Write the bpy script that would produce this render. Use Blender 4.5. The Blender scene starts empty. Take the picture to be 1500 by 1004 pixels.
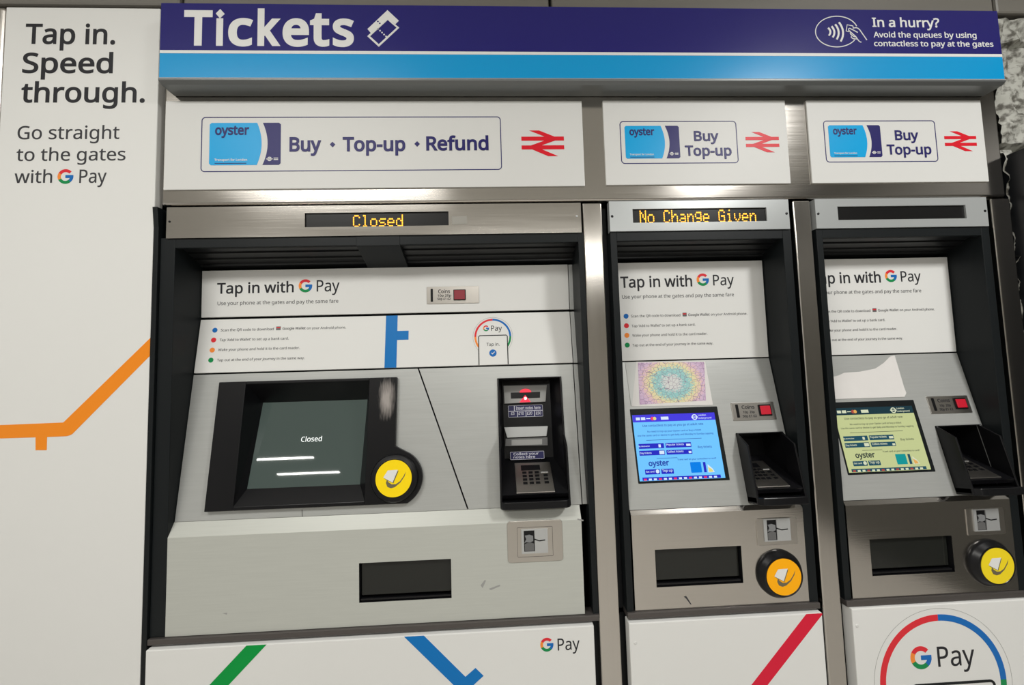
import bpy, bmesh, math, os, random
from mathutils import Vector, Matrix, noise

random.seed(4)
SC = bpy.context.scene
COL = SC.collection
PI = math.pi

# ------------------------------------------------------------------ camera
# Pose solved from the photo's three vanishing points (wall plane Y = 0, X right, Z up, metres).
F = 565.0
CAM = Vector((0.0, -0.98, 1.42))
AX = ((0.99883709, -0.03899381, -0.02835417),      # camera right
      (-0.02586646, 0.062886, -0.99768546),        # camera down
      (0.04068664, 0.99725866, 0.06180424))        # camera forward
cd = bpy.data.cameras.new('camera')
cd.sensor_width = 36.0
cd.lens = F * 36.0 / 1500.0
cd.clip_start = 0.01
co = bpy.data.objects.new('camera', cd)
COL.objects.link(co)
right, down, fwd = (Vector(a) for a in AX)
m = Matrix((right, -down, -fwd)).transposed().to_4x4()
m.translation = CAM
co.matrix_world = m
SC.camera = co

# ------------------------------------------------------------------ world, lamps, exposure
SC.view_settings.view_transform = 'Standard'
SC.view_settings.look = 'None'
SC.view_settings.gamma = 1.0
SC.view_settings.use_curve_mapping = False
SC.view_settings.exposure = 0.0
w = bpy.data.worlds.new('station_hall')
SC.world = w
w.use_nodes = True
bg = w.node_tree.nodes['Background']
bg.inputs[0].default_value = (1.0, 0.97, 0.92, 1)
bg.inputs[1].default_value = 0.50
SC.cycles.use_denoising = True
SC.cycles.max_bounces = 6


def area(name, loc, sx, sy, power, col=(1, 0.985, 0.94), target=None):
    l = bpy.data.lights.new(name, 'AREA')
    l.shape = 'RECTANGLE'
    l.size, l.size_y = sx, sy
    l.energy = power
    l.color = col
    o = bpy.data.objects.new(name, l)
    COL.objects.link(o)
    o.location = loc
    if target is not None:
        o.rotation_euler = (Vector(target) - Vector(loc)).to_track_quat('-Z', 'Y').to_euler()
    return o


# fluorescent fittings on the ticket hall ceiling
area('ceiling_light', (1.58, -1.50, 2.86), 0.28, 0.42, 48, (1, 0.99, 0.965))
area('ceiling_light', (-1.10, -1.60, 2.86), 1.15, 0.55, 35)
area('ceiling_light', (-2.96, -4.19, 2.86), 0.80, 0.06, 11)
area('ceiling_light', (-2.87, -4.81, 2.86), 0.91, 0.07, 12)
area('ceiling_light', (0.6, -4.2, 2.86), 2.4, 0.3, 60)
area('ceiling_light', (-1.25, -1.75, 2.89), 1.7, 1.3, 8)


# ------------------------------------------------------------------ planes
def ray(px, py):
    return right * ((px - 750.0) / F) + down * ((py - 502.0) / F) + fwd


class Pl:
    """A surface with its own axes: u right, v up the surface, n out towards the hall."""

    def __init__(s, o, v=(0, 0, 1), u=(1, 0, 0), dx=0.0):
        s.O, s.U, s.V = Vector(o), Vector(u).normalized(), Vector(v).normalized()
        s.N = s.U.cross(s.V)
        s.dx = dx

    def shifted(s, dx):
        return Pl(s.O, s.V, s.U, dx)

    def uv(s, px, py, n=0.0):
        d = ray(px, py)
        o = s.O + s.N * n
        p = CAM + d * ((o - CAM).dot(s.N) / d.dot(s.N)) - o
        return p.dot(s.U) + s.dx, p.dot(s.V)

    def at(s, u, v, n=0.0):
        return s.O + s.U * u + s.V * v + s.N * n

    def rect(s, pts, n=0.0):
        """axis-aligned rectangle through measured corners tl, tr, br, bl"""
        a, b, c, d = (s.uv(x, y, n) for x, y in pts)
        return (a[0] + d[0]) / 2, (c[1] + d[1]) / 2, (b[0] + c[0]) / 2, (a[1] + b[1]) / 2


def wall(y):
    return Pl((0, y, 0))


def slope(yt, zt, yb, zb, dx=0.0):
    return Pl((0, yb, zb), (0, yt - yb, zt - zb), dx=dx)


def zz(ox, oy, s):
    return lambda *p: [(ox + s * x, oy + s * y) for x, y in p]


# ------------------------------------------------------------------ fonts
FD = bpy.utils.system_resource('DATAFILES', path='fonts')


def font(fn):
    try:
        return bpy.data.fonts.load(os.path.join(FD, fn))
    except Exception:
        return None


GEO = font('NotoSansHebrew-Regular.woff2')     # Latin glyphs of a bundled sans face
_tc = {}


def text_mesh(s, fnt, bold, res):
    key = (s, fnt.name if fnt else '', bold, res)
    if key not in _tc:
        c = bpy.data.curves.new('t', 'FONT')
        c.body = s
        if fnt:
            c.font = fnt
        c.resolution_u = res
        c.bevel_depth = bold
        c.bevel_resolution = 0
        c.extrude = 0.004
        o = bpy.data.objects.new('t', c)
        COL.objects.link(o)
        dg = bpy.context.evaluated_depsgraph_get()
        me = bpy.data.meshes.new_from_object(o.evaluated_get(dg))
        vs = [v.co.copy() for v in me.vertices]
        fs = [tuple(p.vertices) for p in me.polygons]
        bpy.data.meshes.remove(me)
        bpy.data.objects.remove(o)
        bpy.data.curves.remove(c)
        _tc[key] = (vs, fs)
    return _tc[key]


# ------------------------------------------------------------------ mesh builder
BASE = {}


def rr_pts(u0, v0, u1, v1, r, k=6):
    out = []
    for cx, cy, a in ((u1 - r, v1 - r, 0), (u0 + r, v1 - r, 90), (u0 + r, v0 + r, 180), (u1 - r, v0 + r, 270)):
        for i in range(k + 1):
            t = math.radians(a + 90.0 * i / k)
            out.append((cx + r * math.cos(t), cy + r * math.sin(t)))
    return out


class MB:
    def __init__(s, *mats):
        s.v, s.f, s.m, s.mats, s.mi = [], [], [], list(mats), 0

    def mat(s, mt):
        if mt not in s.mats:
            s.mats.append(mt)
        s.mi = s.mats.index(mt)
        return s

    def add(s, vs, fs):
        b = len(s.v)
        s.v += [Vector(x) for x in vs]
        for f in fs:
            s.f.append(tuple(b + i for i in f))
            s.m.append(s.mi)
        return s

    def prism(s, pl, pts, n0, n1):
        a = sum(p[0] * q[1] - q[0] * p[1] for p, q in zip(pts, pts[1:] + pts[:1]))
        if a < 0:
            pts = pts[::-1]
        k = len(pts)
        vs = [pl.at(u, v, n0) for u, v in pts] + [pl.at(u, v, n1) for u, v in pts]
        fs = [tuple(range(k, 2 * k)), tuple(range(k - 1, -1, -1))]
        fs += [(i, (i + 1) % k, k + (i + 1) % k, k + i) for i in range(k)]
        return s.add(vs, fs)

    def px(s, pl, pts, n0=0.0, n1=0.0004):
        return s.prism(pl, [pl.uv(x, y, n1) for x, y in pts], n0, n1)

    def box(s, pl, r, n0, n1):
        u0, v0, u1, v1 = r
        return s.prism(pl, [(u0, v0), (u1, v0), (u1, v1), (u0, v1)], n0, n1)

    def cube(s, x0, x1, y0, y1, z0, z1):
        return s.box(wall(0), (x0, z0, x1, z1), -y1, -y0)

    def rrect(s, pl, r, rad, n0, n1, k=6):
        return s.prism(pl, rr_pts(*r, rad, k), n0, n1)

    def ring(s, pl, po, pi, n0, n1):
        k = len(po)
        vs = [pl.at(u, v, n) for n in (n0, n1) for pp in (po, pi) for u, v in pp]
        fs = []
        for i in range(k):
            j = (i + 1) % k
            fs += [(2 * k + i, 2 * k + j, 3 * k + j, 3 * k + i), (j, i, k + i, k + j),
                   (i, j, 2 * k + j, 2 * k + i), (k + j, k + i, 3 * k + i, 3 * k + j)]
        return s.add(vs, fs)

    def rframe(s, pl, r, rad, t, n0, n1):
        u0, v0, u1, v1 = r
        return s.ring(pl, rr_pts(*r, rad), rr_pts(u0 + t, v0 + t, u1 - t, v1 - t, max(rad - t, 0.0005)), n0, n1)

    def arc(s, pl, c, r0, r1, a0, a1, n0, n1, k=24):
        p = [math.radians(a0 + (a1 - a0) * i / k) for i in range(k + 1)]
        pts = [(c[0] + r1 * math.cos(t), c[1] + r1 * math.sin(t)) for t in p]
        pts += [(c[0] + r0 * math.cos(t), c[1] + r0 * math.sin(t)) for t in reversed(p)]
        return s.prism(pl, pts, n0, n1)

    def disc(s, pl, c, r, n0, n1, k=40, ry=None):
        ry = ry or r
        return s.prism(pl, [(c[0] + r * math.cos(2 * PI * i / k), c[1] + ry * math.sin(2 * PI * i / k)) for i in range(k)], n0, n1)

    def oval(s, pl, c, r, ry, t, n0, n1, k=56):
        po = [(c[0] + r * math.cos(2 * PI * i / k), c[1] + ry * math.sin(2 * PI * i / k)) for i in range(k)]
        pi = [(c[0] + (r - t) * math.cos(2 * PI * i / k), c[1] + (ry - t) * math.sin(2 * PI * i / k)) for i in range(k)]
        return s.ring(pl, po, pi, n0, n1)

    def lathe(s, pl, c, prof, k=56):
        vs, fs = [], []
        for r, n in prof:
            vs += [pl.at(c[0] + r * math.cos(2 * PI * i / k), c[1] + r * math.sin(2 * PI * i / k), n) for i in range(k)]
        for j in range(len(prof) - 1):
            for i in range(k):
                q = (i + 1) % k
                fs.append((j * k + i, j * k + q, (j + 1) * k + q, (j + 1) * k + i))
        fs.append(tuple((len(prof) - 1) * k + i for i in range(k)))
        return s.add(vs, fs)

    def grid(s, pl, r, holes, n0, n1):
        """a plate with rectangular holes right through it"""
        us = sorted({r[0], r[2], *[h[0] for h in holes], *[h[2] for h in holes]})
        vs_ = sorted({r[1], r[3], *[h[1] for h in holes], *[h[3] for h in holes]})

        def solid(i, j):
            if not (0 <= i < len(us) - 1 and 0 <= j < len(vs_) - 1):
                return False
            cu, cv = (us[i] + us[i + 1]) / 2, (vs_[j] + vs_[j + 1]) / 2
            return not any(h[0] < cu < h[2] and h[1] < cv < h[3] for h in holes)
        for i in range(len(us) - 1):
            for j in range(len(vs_) - 1):
                if not solid(i, j):
                    continue
                a, b, c, d = (us[i], vs_[j]), (us[i + 1], vs_[j]), (us[i + 1], vs_[j + 1]), (us[i], vs_[j + 1])
                s.add([pl.at(*q, n1) for q in (a, b, c, d)], [(0, 1, 2, 3)])
                s.add([pl.at(*q, n0) for q in (a, b, c, d)], [(3, 2, 1, 0)])
                for (p, q), (di, dj) in (((a, b), (0, -1)), ((b, c), (1, 0)), ((c, d), (0, 1)), ((d, a), (-1, 0))):
                    if not solid(i + di, j + dj):
                        s.add([pl.at(*p, n0), pl.at(*q, n0), pl.at(*q, n1), pl.at(*p, n1)], [(0, 1, 2, 3)])
        return s

    def loft(s, pl, ra, na, rb, nb, close=True, pl2=None):
        """recess: walls from rectangle ra at depth na in to rectangle rb at depth nb, with its back"""
        c = lambda r: ((r[0], r[1]), (r[2], r[1]), (r[2], r[3]), (r[0], r[3]))
        vs = [pl.at(u, v, na) for u, v in c(ra)] + [(pl2 or pl).at(u, v, nb) for u, v in c(rb)]
        fs = [((i + 1) % 4, i, 4 + i, 4 + (i + 1) % 4) for i in range(4)]
        if close:
            fs.append((4, 5, 6, 7))
        return s.add(vs, fs)

    def text(s, pl, body, x0, y0, x1, y1, top=None, fnt=GEO, bold=0.012, n=0.0, th=0.0004, res=4):
        """set so that its ink runs from (x0, y0) to (x1, y1) along the baseline; top = capital height line at x0"""
        vs, fs = text_mesh(body, fnt, bold, res)
        a, b = pl.uv(x0, y0, n), pl.uv(x1, y1, n)
        mx, Mx = min(v.x for v in vs), max(v.x for v in vs)
        k = (b[0] - a[0]) / (Mx - mx)
        ky = k
        v0 = (a[1] + b[1]) / 2
        if top is not None:
            cv = text_mesh('T', fnt, bold, res)[0]
            ky = (pl.uv(x0, top, n)[1] - a[1]) / (max(v.y for v in cv))
        zm = max(abs(v.z) for v in vs)
        s.add([pl.at(a[0] + (v.x - mx) * k, v0 + v.y * ky, n + th * (v.z / zm) * 0.5 + th * 0.4) for v in vs], fs)
        return s

    def build(s, name, parent=None, bevel=0.0, smooth=False, base=None, seg=2):
        b = BASE[parent] if parent is not None else Vector(base or (0, 0, 0))
        me = bpy.data.meshes.new(name)
        me.from_pydata([v - b for v in s.v], [], s.f)
        for mt in s.mats:
            me.materials.append(mt)
        me.polygons.foreach_set('material_index', s.m)
        if smooth:
            me.polygons.foreach_set('use_smooth', [True] * len(s.f))
        me.update()
        o = bpy.data.objects.new(name, me)
        COL.objects.link(o)
        if parent is not None:
            o.parent = parent
        else:
            o.location = b
        BASE[o] = b
        if smooth:
            es = o.modifiers.new('edges', 'EDGE_SPLIT')
            es.split_angle = math.radians(38)
        if bevel:
            bv = o.modifiers.new('bevel', 'BEVEL')
            bv.width = bevel
            bv.segments = seg
            bv.limit_method = 'ANGLE'
            bv.angle_limit = math.radians(40)
        return o


def thing(name, label, cat, loc=(0, 0, 0), group=None):
    o = bpy.data.objects.new(name, None)
    o.empty_display_size = 0.05
    COL.objects.link(o)
    o.location = loc
    BASE[o] = Vector(loc)
    return tag(o, label, cat, group)


def tag(o, label, cat, group=None):
    o['label'] = label
    o['category'] = cat
    if group:
        o['group'] = group
    return o


def structure(o, label=None):
    o['kind'] = 'structure'
    if label:
        o['label'] = label
    return o


# ------------------------------------------------------------------ materials
def s2l(c):
    return tuple((x / 255 / 12.92) if x / 255 <= 0.04045 else ((x / 255 + 0.055) / 1.055) ** 2.4 for x in c)


def mk(name, rgb, rough=0.4, metal=0.0, spec=0.5, emit=None, es=1.0, coat=0.0):
    mt = bpy.data.materials.new(name)
    mt.use_nodes = True
    b = mt.node_tree.nodes['Principled BSDF']
    b.inputs['Base Color'].default_value = (*rgb, 1)
    b.inputs['Roughness'].default_value = rough
    b.inputs['Metallic'].default_value = metal
    b.inputs['Specular IOR Level'].default_value = spec
    b.inputs['Coat Weight'].default_value = coat
    if emit:
        b.inputs['Emission Color'].default_value = (*emit, 1)
        b.inputs['Emission Strength'].default_value = es
    return mt


def streaks(mt, scale, amt, rough_amt=0.0, bump=0.0, detail=4):
    """brushed grain: noise stretched along the brushing, mixed into colour and gloss"""
    nt = mt.node_tree
    b = nt.nodes['Principled BSDF']
    tc = nt.nodes.new('ShaderNodeTexCoord')
    mp = nt.nodes.new('ShaderNodeMapping')
    mp.inputs['Scale'].default_value = scale
    nz = nt.nodes.new('ShaderNodeTexNoise')
    nz.inputs['Scale'].default_value = 1.0
    nz.inputs['Detail'].default_value = detail
    nt.links.new(tc.outputs['Object'], mp.inputs[0])
    nt.links.new(mp.outputs[0], nz.inputs['Vector'])
    c = b.inputs['Base Color'].default_value[:3]
    mx = nt.nodes.new('ShaderNodeMix')
    mx.data_type = 'RGBA'
    mx.inputs[6].default_value = (*[x * (1 - amt) for x in c], 1)
    mx.inputs[7].default_value = (*[min(1, x * (1 + amt)) for x in c], 1)
    nt.links.new(nz.outputs[0], mx.inputs[0])
    nt.links.new(mx.outputs[2], b.inputs['Base Color'])
    if rough_amt:
        mr = nt.nodes.new('ShaderNodeMapRange')
        r = b.inputs['Roughness'].default_value
        mr.inputs[3].default_value = r - rough_amt
        mr.inputs[4].default_value = r + rough_amt
        nt.links.new(nz.outputs[0], mr.inputs[0])
        nt.links.new(mr.outputs[0], b.inputs['Roughness'])
    if bump:
        bp = nt.nodes.new('ShaderNodeBump')
        bp.inputs['Strength'].default_value = bump
        bp.inputs['Distance'].default_value = 0.001
        nt.links.new(nz.outputs[0], bp.inputs['Height'])
        nt.links.new(bp.outputs[0], b.inputs['Normal'])
    return mt


WHITE = streaks(mk('white_vinyl', (0.72, 0.72, 0.70), 0.45, spec=0.25), (2, 2, 2), 0.025)
SIGNW = streaks(mk('white_enamel', (0.66, 0.66, 0.64), 0.45, spec=0.25), (2, 2, 2), 0.02)
STEEL_H = streaks(mk('steel_brushed_across', (0.60, 0.57, 0.53), 0.14, 1.0), (5, 5, 420), 0.05, 0.04, 0.05)
STEEL_V = streaks(mk('steel_brushed_along', (0.58, 0.55, 0.51), 0.17, 1.0), (420, 5, 3), 0.05, 0.04, 0.05)
STEEL_P = mk('steel_plain', (0.58, 0.55, 0.51), 0.30, 1.0)
SATIN = streaks(mk('grey_brushed_paint', (0.47, 0.48, 0.465), 0.34, 0.35), (10, 10, 300), 0.08, 0.05, 0.06)
SATIN_L = streaks(mk('pale_brushed_paint', (0.48, 0.49, 0.45), 0.42, 0.08), (9, 9, 260), 0.07, 0.05, 0.05)
SILVER = mk('silver_enamel', (0.46, 0.48, 0.48), 0.28, 0.35)
BLACK = mk('black_plastic', (0.005, 0.005, 0.006), 0.30, spec=0.32)
BLACKM = mk('black_painted_frame', (0.008, 0.010, 0.011), 0.42, spec=0.2)
RECESS = mk('black_recess', (0.004, 0.005, 0.007), 0.5, spec=0.35)
SLAT = mk('black_slat', (0.008, 0.009, 0.010), 0.36, spec=0.5)
DGREY = mk('dark_grey_ledge', (0.10, 0.09, 0.085), 0.40, 0.5)
MGREY = mk('mid_grey_plastic', (0.12, 0.12, 0.12), 0.4)
def scuff(mt, c, rx, rz):
    """pale rubbed patch on dark plastic, an upright oval broken up by fine scratches"""
    nt = mt.node_tree
    b = nt.nodes['Principled BSDF']
    tc = nt.nodes.new('ShaderNodeTexCoord')
    mp = nt.nodes.new('ShaderNodeMapping')
    mp.inputs['Location'].default_value = (-c[0] / rx, 0, -c[1] / rz)
    mp.inputs['Scale'].default_value = (1 / rx, 0, 1 / rz)
    ln = nt.nodes.new('ShaderNodeVectorMath')
    ln.operation = 'LENGTH'
    m2 = nt.nodes.new('ShaderNodeMapping')
    m2.inputs['Scale'].default_value = (240, 40, 30)
    nz = nt.nodes.new('ShaderNodeTexNoise')
    nz.inputs['Detail'].default_value = 6
    nz.inputs['Scale'].default_value = 1
    ad = nt.nodes.new('ShaderNodeMath')
    ad.operation = 'ADD'
    mr = nt.nodes.new('ShaderNodeMapRange')
    mr.inputs[1].default_value, mr.inputs[2].default_value = 1.55, 0.75
    mx = nt.nodes.new('ShaderNodeMix')
    mx.data_type = 'RGBA'
    mx.inputs[6].default_value = b.inputs['Base Color'].default_value
    mx.inputs[7].default_value = (0.34, 0.31, 0.29, 1)
    nt.links.new(tc.outputs['Object'], mp.inputs[0])
    nt.links.new(mp.outputs[0], ln.inputs[0])
    nt.links.new(tc.outputs['Object'], m2.inputs[0])
    nt.links.new(m2.outputs[0], nz.inputs['Vector'])
    nt.links.new(ln.outputs['Value'], ad.inputs[0])
    nt.links.new(nz.outputs[0], ad.inputs[1])
    nt.links.new(ad.outputs[0], mr.inputs[0])
    nt.links.new(mr.outputs[0], mx.inputs[0])
    nt.links.new(mx.outputs[2], b.inputs['Base Color'])
    return mt


LGREY = mk('light_grey_plastic', (0.30, 0.30, 0.29), 0.4)
TONGUE = mk('grey_throat', (0.20, 0.205, 0.21), 0.4)
PLATE = mk('silver_insert', (0.52, 0.53, 0.53), 0.35, 0.5)
FLAP = mk('smoked_flap', (0.014, 0.015, 0.013), 0.16, spec=0.4)
NAVY = mk('navy_enamel', s2l((30, 26, 106)), 0.22, spec=0.45)
SKY = mk('light_blue_enamel', s2l((0, 148, 208)), 0.24, spec=0.45)
OFFW = mk('white_lettering', (0.74, 0.74, 0.72), 0.35, spec=0.2)
TRIMW = mk('pale_grey_housing', (0.55, 0.56, 0.55), 0.35)
HOUSE = mk('grey_housing', (0.17, 0.18, 0.18), 0.35, 0.4)
INK = mk('black_ink', (0.022, 0.022, 0.026), 0.5, spec=0.2)
INKG = mk('grey_ink', (0.045, 0.045, 0.05), 0.5, spec=0.2)
NAVYI = mk('navy_ink', s2l((36, 32, 98)), 0.4, spec=0.2)
CARDB = mk('card_blue', s2l((0, 160, 220)), 0.35, spec=0.2)
REDR = mk('rail_red', s2l((214, 28, 44)), 0.4, spec=0.2)
G_RED = mk('logo_red', s2l((216, 48, 58)), 0.4, spec=0.2)
G_BLUE = mk('logo_blue', s2l((24, 104, 180)), 0.4, spec=0.2)
G_GRN = mk('logo_green', s2l((22, 136, 76)), 0.4, spec=0.2)
SWOOSH = mk('symbol_grey', (0.14, 0.12, 0.07), 0.4)
G_YEL = mk('logo_orange', s2l((240, 140, 60)), 0.4, spec=0.2)
L_ORG = mk('line_orange', s2l((238, 138, 32)), 0.4, spec=0.2)
L_BLU = mk('line_blue', s2l((14, 112, 184)), 0.4, spec=0.2)
L_GRN = mk('line_green', s2l((0, 146, 62)), 0.4, spec=0.2)
L_RED = mk('line_red', s2l((212, 30, 58)), 0.4, spec=0.2)
YEL = mk('yellow_pad', s2l((250, 216, 20)), 0.4, spec=0.2)
YEL_D = mk('amber_pad', s2l((255, 176, 14)), 0.4, spec=0.2)
YEL_L = mk('worn_yellow_pad', s2l((240, 214, 40)), 0.4, spec=0.2)
REDB = mk('red_button', s2l((196, 30, 50)), 0.3)
REDB2 = mk('dull_red_button', s2l((140, 40, 52)), 0.4)
LEDM = mk('amber_led', (0.2, 0.08, 0.0), 0.5, emit=(1.0, 0.42, 0.02), es=2.4)
LEDW = mk('display_window', (0.006, 0.006, 0.006), 0.3, spec=0.25)
REDL = mk('red_lamp', (0.5, 0.0, 0.02), 0.3, emit=(1.0, 0.03, 0.06), es=1.1)
REDC = mk('red_lamp_core', (1, 0.5, 0.5), 0.3, emit=(1.0, 0.55, 0.55), es=2.5)
NAVYS = mk('navy_sticker', s2l((22, 22, 74)), 0.4)
STICKW = mk('sticker_white', (0.55, 0.55, 0.62), 0.4)
PAPER = streaks(mk('white_paper', (0.68, 0.66, 0.64), 0.6, spec=0.2), (30, 30, 30), 0.04)
SLEEVE = mk('clear_sleeve', (0.58, 0.59, 0.57), 0.18)
GUNK = mk('grey_tape', (0.30, 0.29, 0.26), 0.6)
CONC = mk('bulkhead_grey', (0.16, 0.15, 0.13), 0.45)
SCR = mk('standby_screen', (0.020, 0.026, 0.024), 0.025, spec=0.5, emit=(0.040, 0.055, 0.048), es=1.0)
SCRT = mk('screen_text_white', (0.5, 0.5, 0.5), 0.3, emit=(0.75, 0.8, 0.78), es=1.0)


def glow(name, rgb, k=0.9):
    c = s2l(rgb)
    return mk(name, tuple(x * 0.08 for x in c), 0.22, spec=0.3, emit=c, es=k)


class Lines(MB):
    """printed wording: every line becomes a part of its own"""

    def text(s, *a, **k):
        s.parts = getattr(s, 'parts', [])
        s.parts.append(MB.text(MB(s.mats[s.mi]), *a, **k))
        return s

    def build(s, name, parent=None, **k):
        for p in s.parts:
            p.build(name, parent, **k)


# ------------------------------------------------------------------ small shared shapes
def g_logo(mb, pl, box, n):
    """four-colour letter G; box = left, top, right, bottom in the photo"""
    x0, y0, x1, y1 = box
    c = pl.uv((x0 + x1) / 2, (y0 + y1) / 2, n)
    r = (pl.uv(x1, (y0 + y1) / 2, n)[0] - pl.uv(x0, (y0 + y1) / 2, n)[0]) / 2
    q = r * 0.60
    a, b = n, n + 0.0004
    mb.mat(G_RED).arc(pl, c, q, r, 42, 150, a, b)
    mb.mat(G_YEL).arc(pl, c, q, r, 150, 207, a, b)
    mb.mat(G_GRN).arc(pl, c, q, r, 207, 312, a, b)
    mb.mat(G_BLUE).arc(pl, c, q, r, 312, 370, a, b)
    mb.box(pl, (c[0], c[1] - r * 0.20, c[0] + r * 0.985, c[1] + r * 0.19), a, b + 0.0002)


def rail_symbol(mb, pl, box, n):
    x0, y0, x1, y1 = box
    a, b = pl.uv(x0, y1, n), pl.uv(x1, y0, n)
    X = lambda t: a[0] + (b[0] - a[0]) * t
    Y = lambda t: b[1] + (a[1] - b[1]) * t
    P = lambda *p: [(X(u), Y(v)) for u, v in p]
    for p in (P((0, .24), (1, .24), (1, .395), (0, .395)), P((0, .58), (1, .58), (1, .735), (0, .735)),
              P((.19, 0), (.42, 0), (.78, .24), (.55, .24)), P((.55, .39), (.80, .39), (.46, .585), (.21, .585)),
              P((.24, .73), (.47, .73), (.85, 1), (.62, 1))):
        mb.prism(pl, p, n, n + 0.0005)


def travel_card(mb, pl, c, n, small=True):
    """blue travel card drawn on a sign: c = left, top, right, bottom"""
    x0, y0, x1, y1 = c
    a, b = pl.uv(x0, y1, n), pl.uv(x1, y0, n)
    W, H = b[0] - a[0], b[1] - a[1]
    e = 0.0004
    r = 0.04 * H

    def bulge(u_top, u_mid, k=12):
        out = []
        for i in range(k + 1):
            t = i / k
            out.append((a[0] + W * (u_top + (u_mid - u_top) * (1 - (2 * t - 1) ** 2)), a[1] + H * t))
        return out
    left = [(a[0] + r, b[1]), (a[0], b[1] - r), (a[0], a[1] + r), (a[0] + r, a[1])]
    mb.mat(CARDB).prism(pl, left + bulge(.665, .73), n, n + e)
    mb.mat(NAVYI).prism(pl, bulge(.745, .815)[::-1] + [(b[0] - r, a[1]), (b[0], a[1] + r), (b[0], b[1] - r), (b[0] - r, b[1])], n, n + e)
    cx, cy, q = a[0] + W * .845, a[1] + H * .14, H * .05
    mb.mat(OFFW).oval(pl, (cx, cy), q, q, q * .4, n + e, n + 2 * e, 24)
    mb.box(pl, (cx - q * 1.4, cy - q * .2, cx + q * 1.4, cy + q * .2), n + e, n + 2 * e)
    cx = a[0] + W * .935
    for d in (-.35, .35):
        mb.box(pl, (cx - q, cy + q * d - q * .18, cx + q, cy + q * d + q * .18), n + e, n + 2 * e)
    mb.mat(NAVYI).box(pl, (a[0] + W * .08, a[1] + H * .035, a[0] + W * .52, a[1] + H * .05), n + e, n + 2 * e)


# ------------------------------------------------------------------ setting
W0 = wall(0.0)
o = MB(mk('floor_tile', (0.46, 0.44, 0.41), 0.35)).cube(-6, 6, -7, 0.6, -0.1, 0.0).build('floor')
structure(o)
o = MB(mk('ceiling_panel', (0.80, 0.80, 0.77), 0.5)).cube(-6, 6, -7, 0.6, 2.92, 3.0).build('ceiling')
structure(o)
o = MB(mk('far_wall_tile', (0.52, 0.50, 0.46), 0.4)).cube(-6, 6, -7.1, -7.0, 0.0, 2.92).build('wall_far')
structure(o)
o = MB(RECESS).cube(-6, 6, 0.45, 0.6, 0.0, 2.92).build('wall_back')
structure(o)
o = MB(mk('dark_added_wall', (0.07, 0.068, 0.06), 0.45)).cube(2.7, 2.9, -3.4, 0.44, 0.0, 2.92).build('wall_added_dark')  # unseen wall, added to darken what the right machine's steel reflects
structure(o)

# bulkhead above the sign, in pressed panels with dark joints
cuts = [-3.0] + [W0.uv(x, y)[0] for x, y in ((266, 0), (806, 2), (1457, 7))] + [3.2]
BULK = streaks(CONC, (3, 3, 30), 0.12, 0.05)
zb = W0.uv(60, 6)[1]
for i in range(4):
    o = MB(BULK).cube(cuts[i] + 0.004, cuts[i + 1] - 0.004, 0.0, 0.3, zb, 2.92).build('trim_%d' % (i + 1), bevel=0.006)
    structure(o)

# rough stone wall to the right of the machines
stone = mk('rough_stone', (0.33, 0.33, 0.30), 0.8)
nt = stone.node_tree
b_ = nt.nodes['Principled BSDF']
tc = nt.nodes.new('ShaderNodeTexCoord')
n1 = nt.nodes.new('ShaderNodeTexNoise')
n1.inputs['Scale'].default_value = 60
n1.inputs['Detail'].default_value = 6
rp = nt.nodes.new('ShaderNodeValToRGB')
rp.color_ramp.elements[0].position = 0.36
rp.color_ramp.elements[0].color = (0.09, 0.085, 0.07, 1)
rp.color_ramp.elements[1].position = 0.56
rp.color_ramp.elements[1].color = (0.40, 0.40, 0.36, 1)
nt.links.new(tc.outputs['Object'], n1.inputs['Vector'])
nt.links.new(n1.outputs[0], rp.inputs[0])
nt.links.new(rp.outputs[0], b_.inputs['Base Color'])
mb = MB(stone)
nx, nz_ = 112, 240
x0, x1, z0, z1 = 1.426, 2.69, 0.0, zb - 0.012
vs, fs = [], []
for j in range(nz_ + 1):
    for i in range(nx + 1):
        x, z = x0 + (x1 - x0) * i / nx, z0 + (z1 - z0) * j / nz_
        zl = (z - 1.99) / 0.30
        jd = min(abs(zl - round(zl)) * 0.30, 9)
        y = 0.012 - 0.030 * abs(noise.noise(Vector((x * 14, z * 14, 1.0)))) - 0.012 * noise.noise(Vector((x * 45, z * 45, 7.0)))
        if jd < 0.006:
            y += 0.02
        vs.append((x, y, z))
k = len(vs)
for j in range(nz_):
    for i in range(nx):
        q = j * (nx + 1) + i
        fs.append((q, q + 1, q + nx + 2, q + nx + 1))
mb.add(vs, fs)
mb.cube(x0, x1, 0.06, 0.3, z0, z1)
structure(mb.build('wall_right', smooth=True))
xr = W0.uv(1485, 300)[0]
o = MB(RECESS).cube(xr, xr + .34, -0.050, 0.02, 0.0, W0.uv(1488, 226)[1]).build('trim_5', bevel=0.003)
structure(o)

# neighbouring metal cladding at the far left
o = MB(STEEL_P).cube(-2.6, W0.uv(9.5, 30)[0], -0.004, 0.3, 0.0, W0.uv(4, 11)[1]).build('trim_6', bevel=0.010, seg=4)
structure(o)

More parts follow.
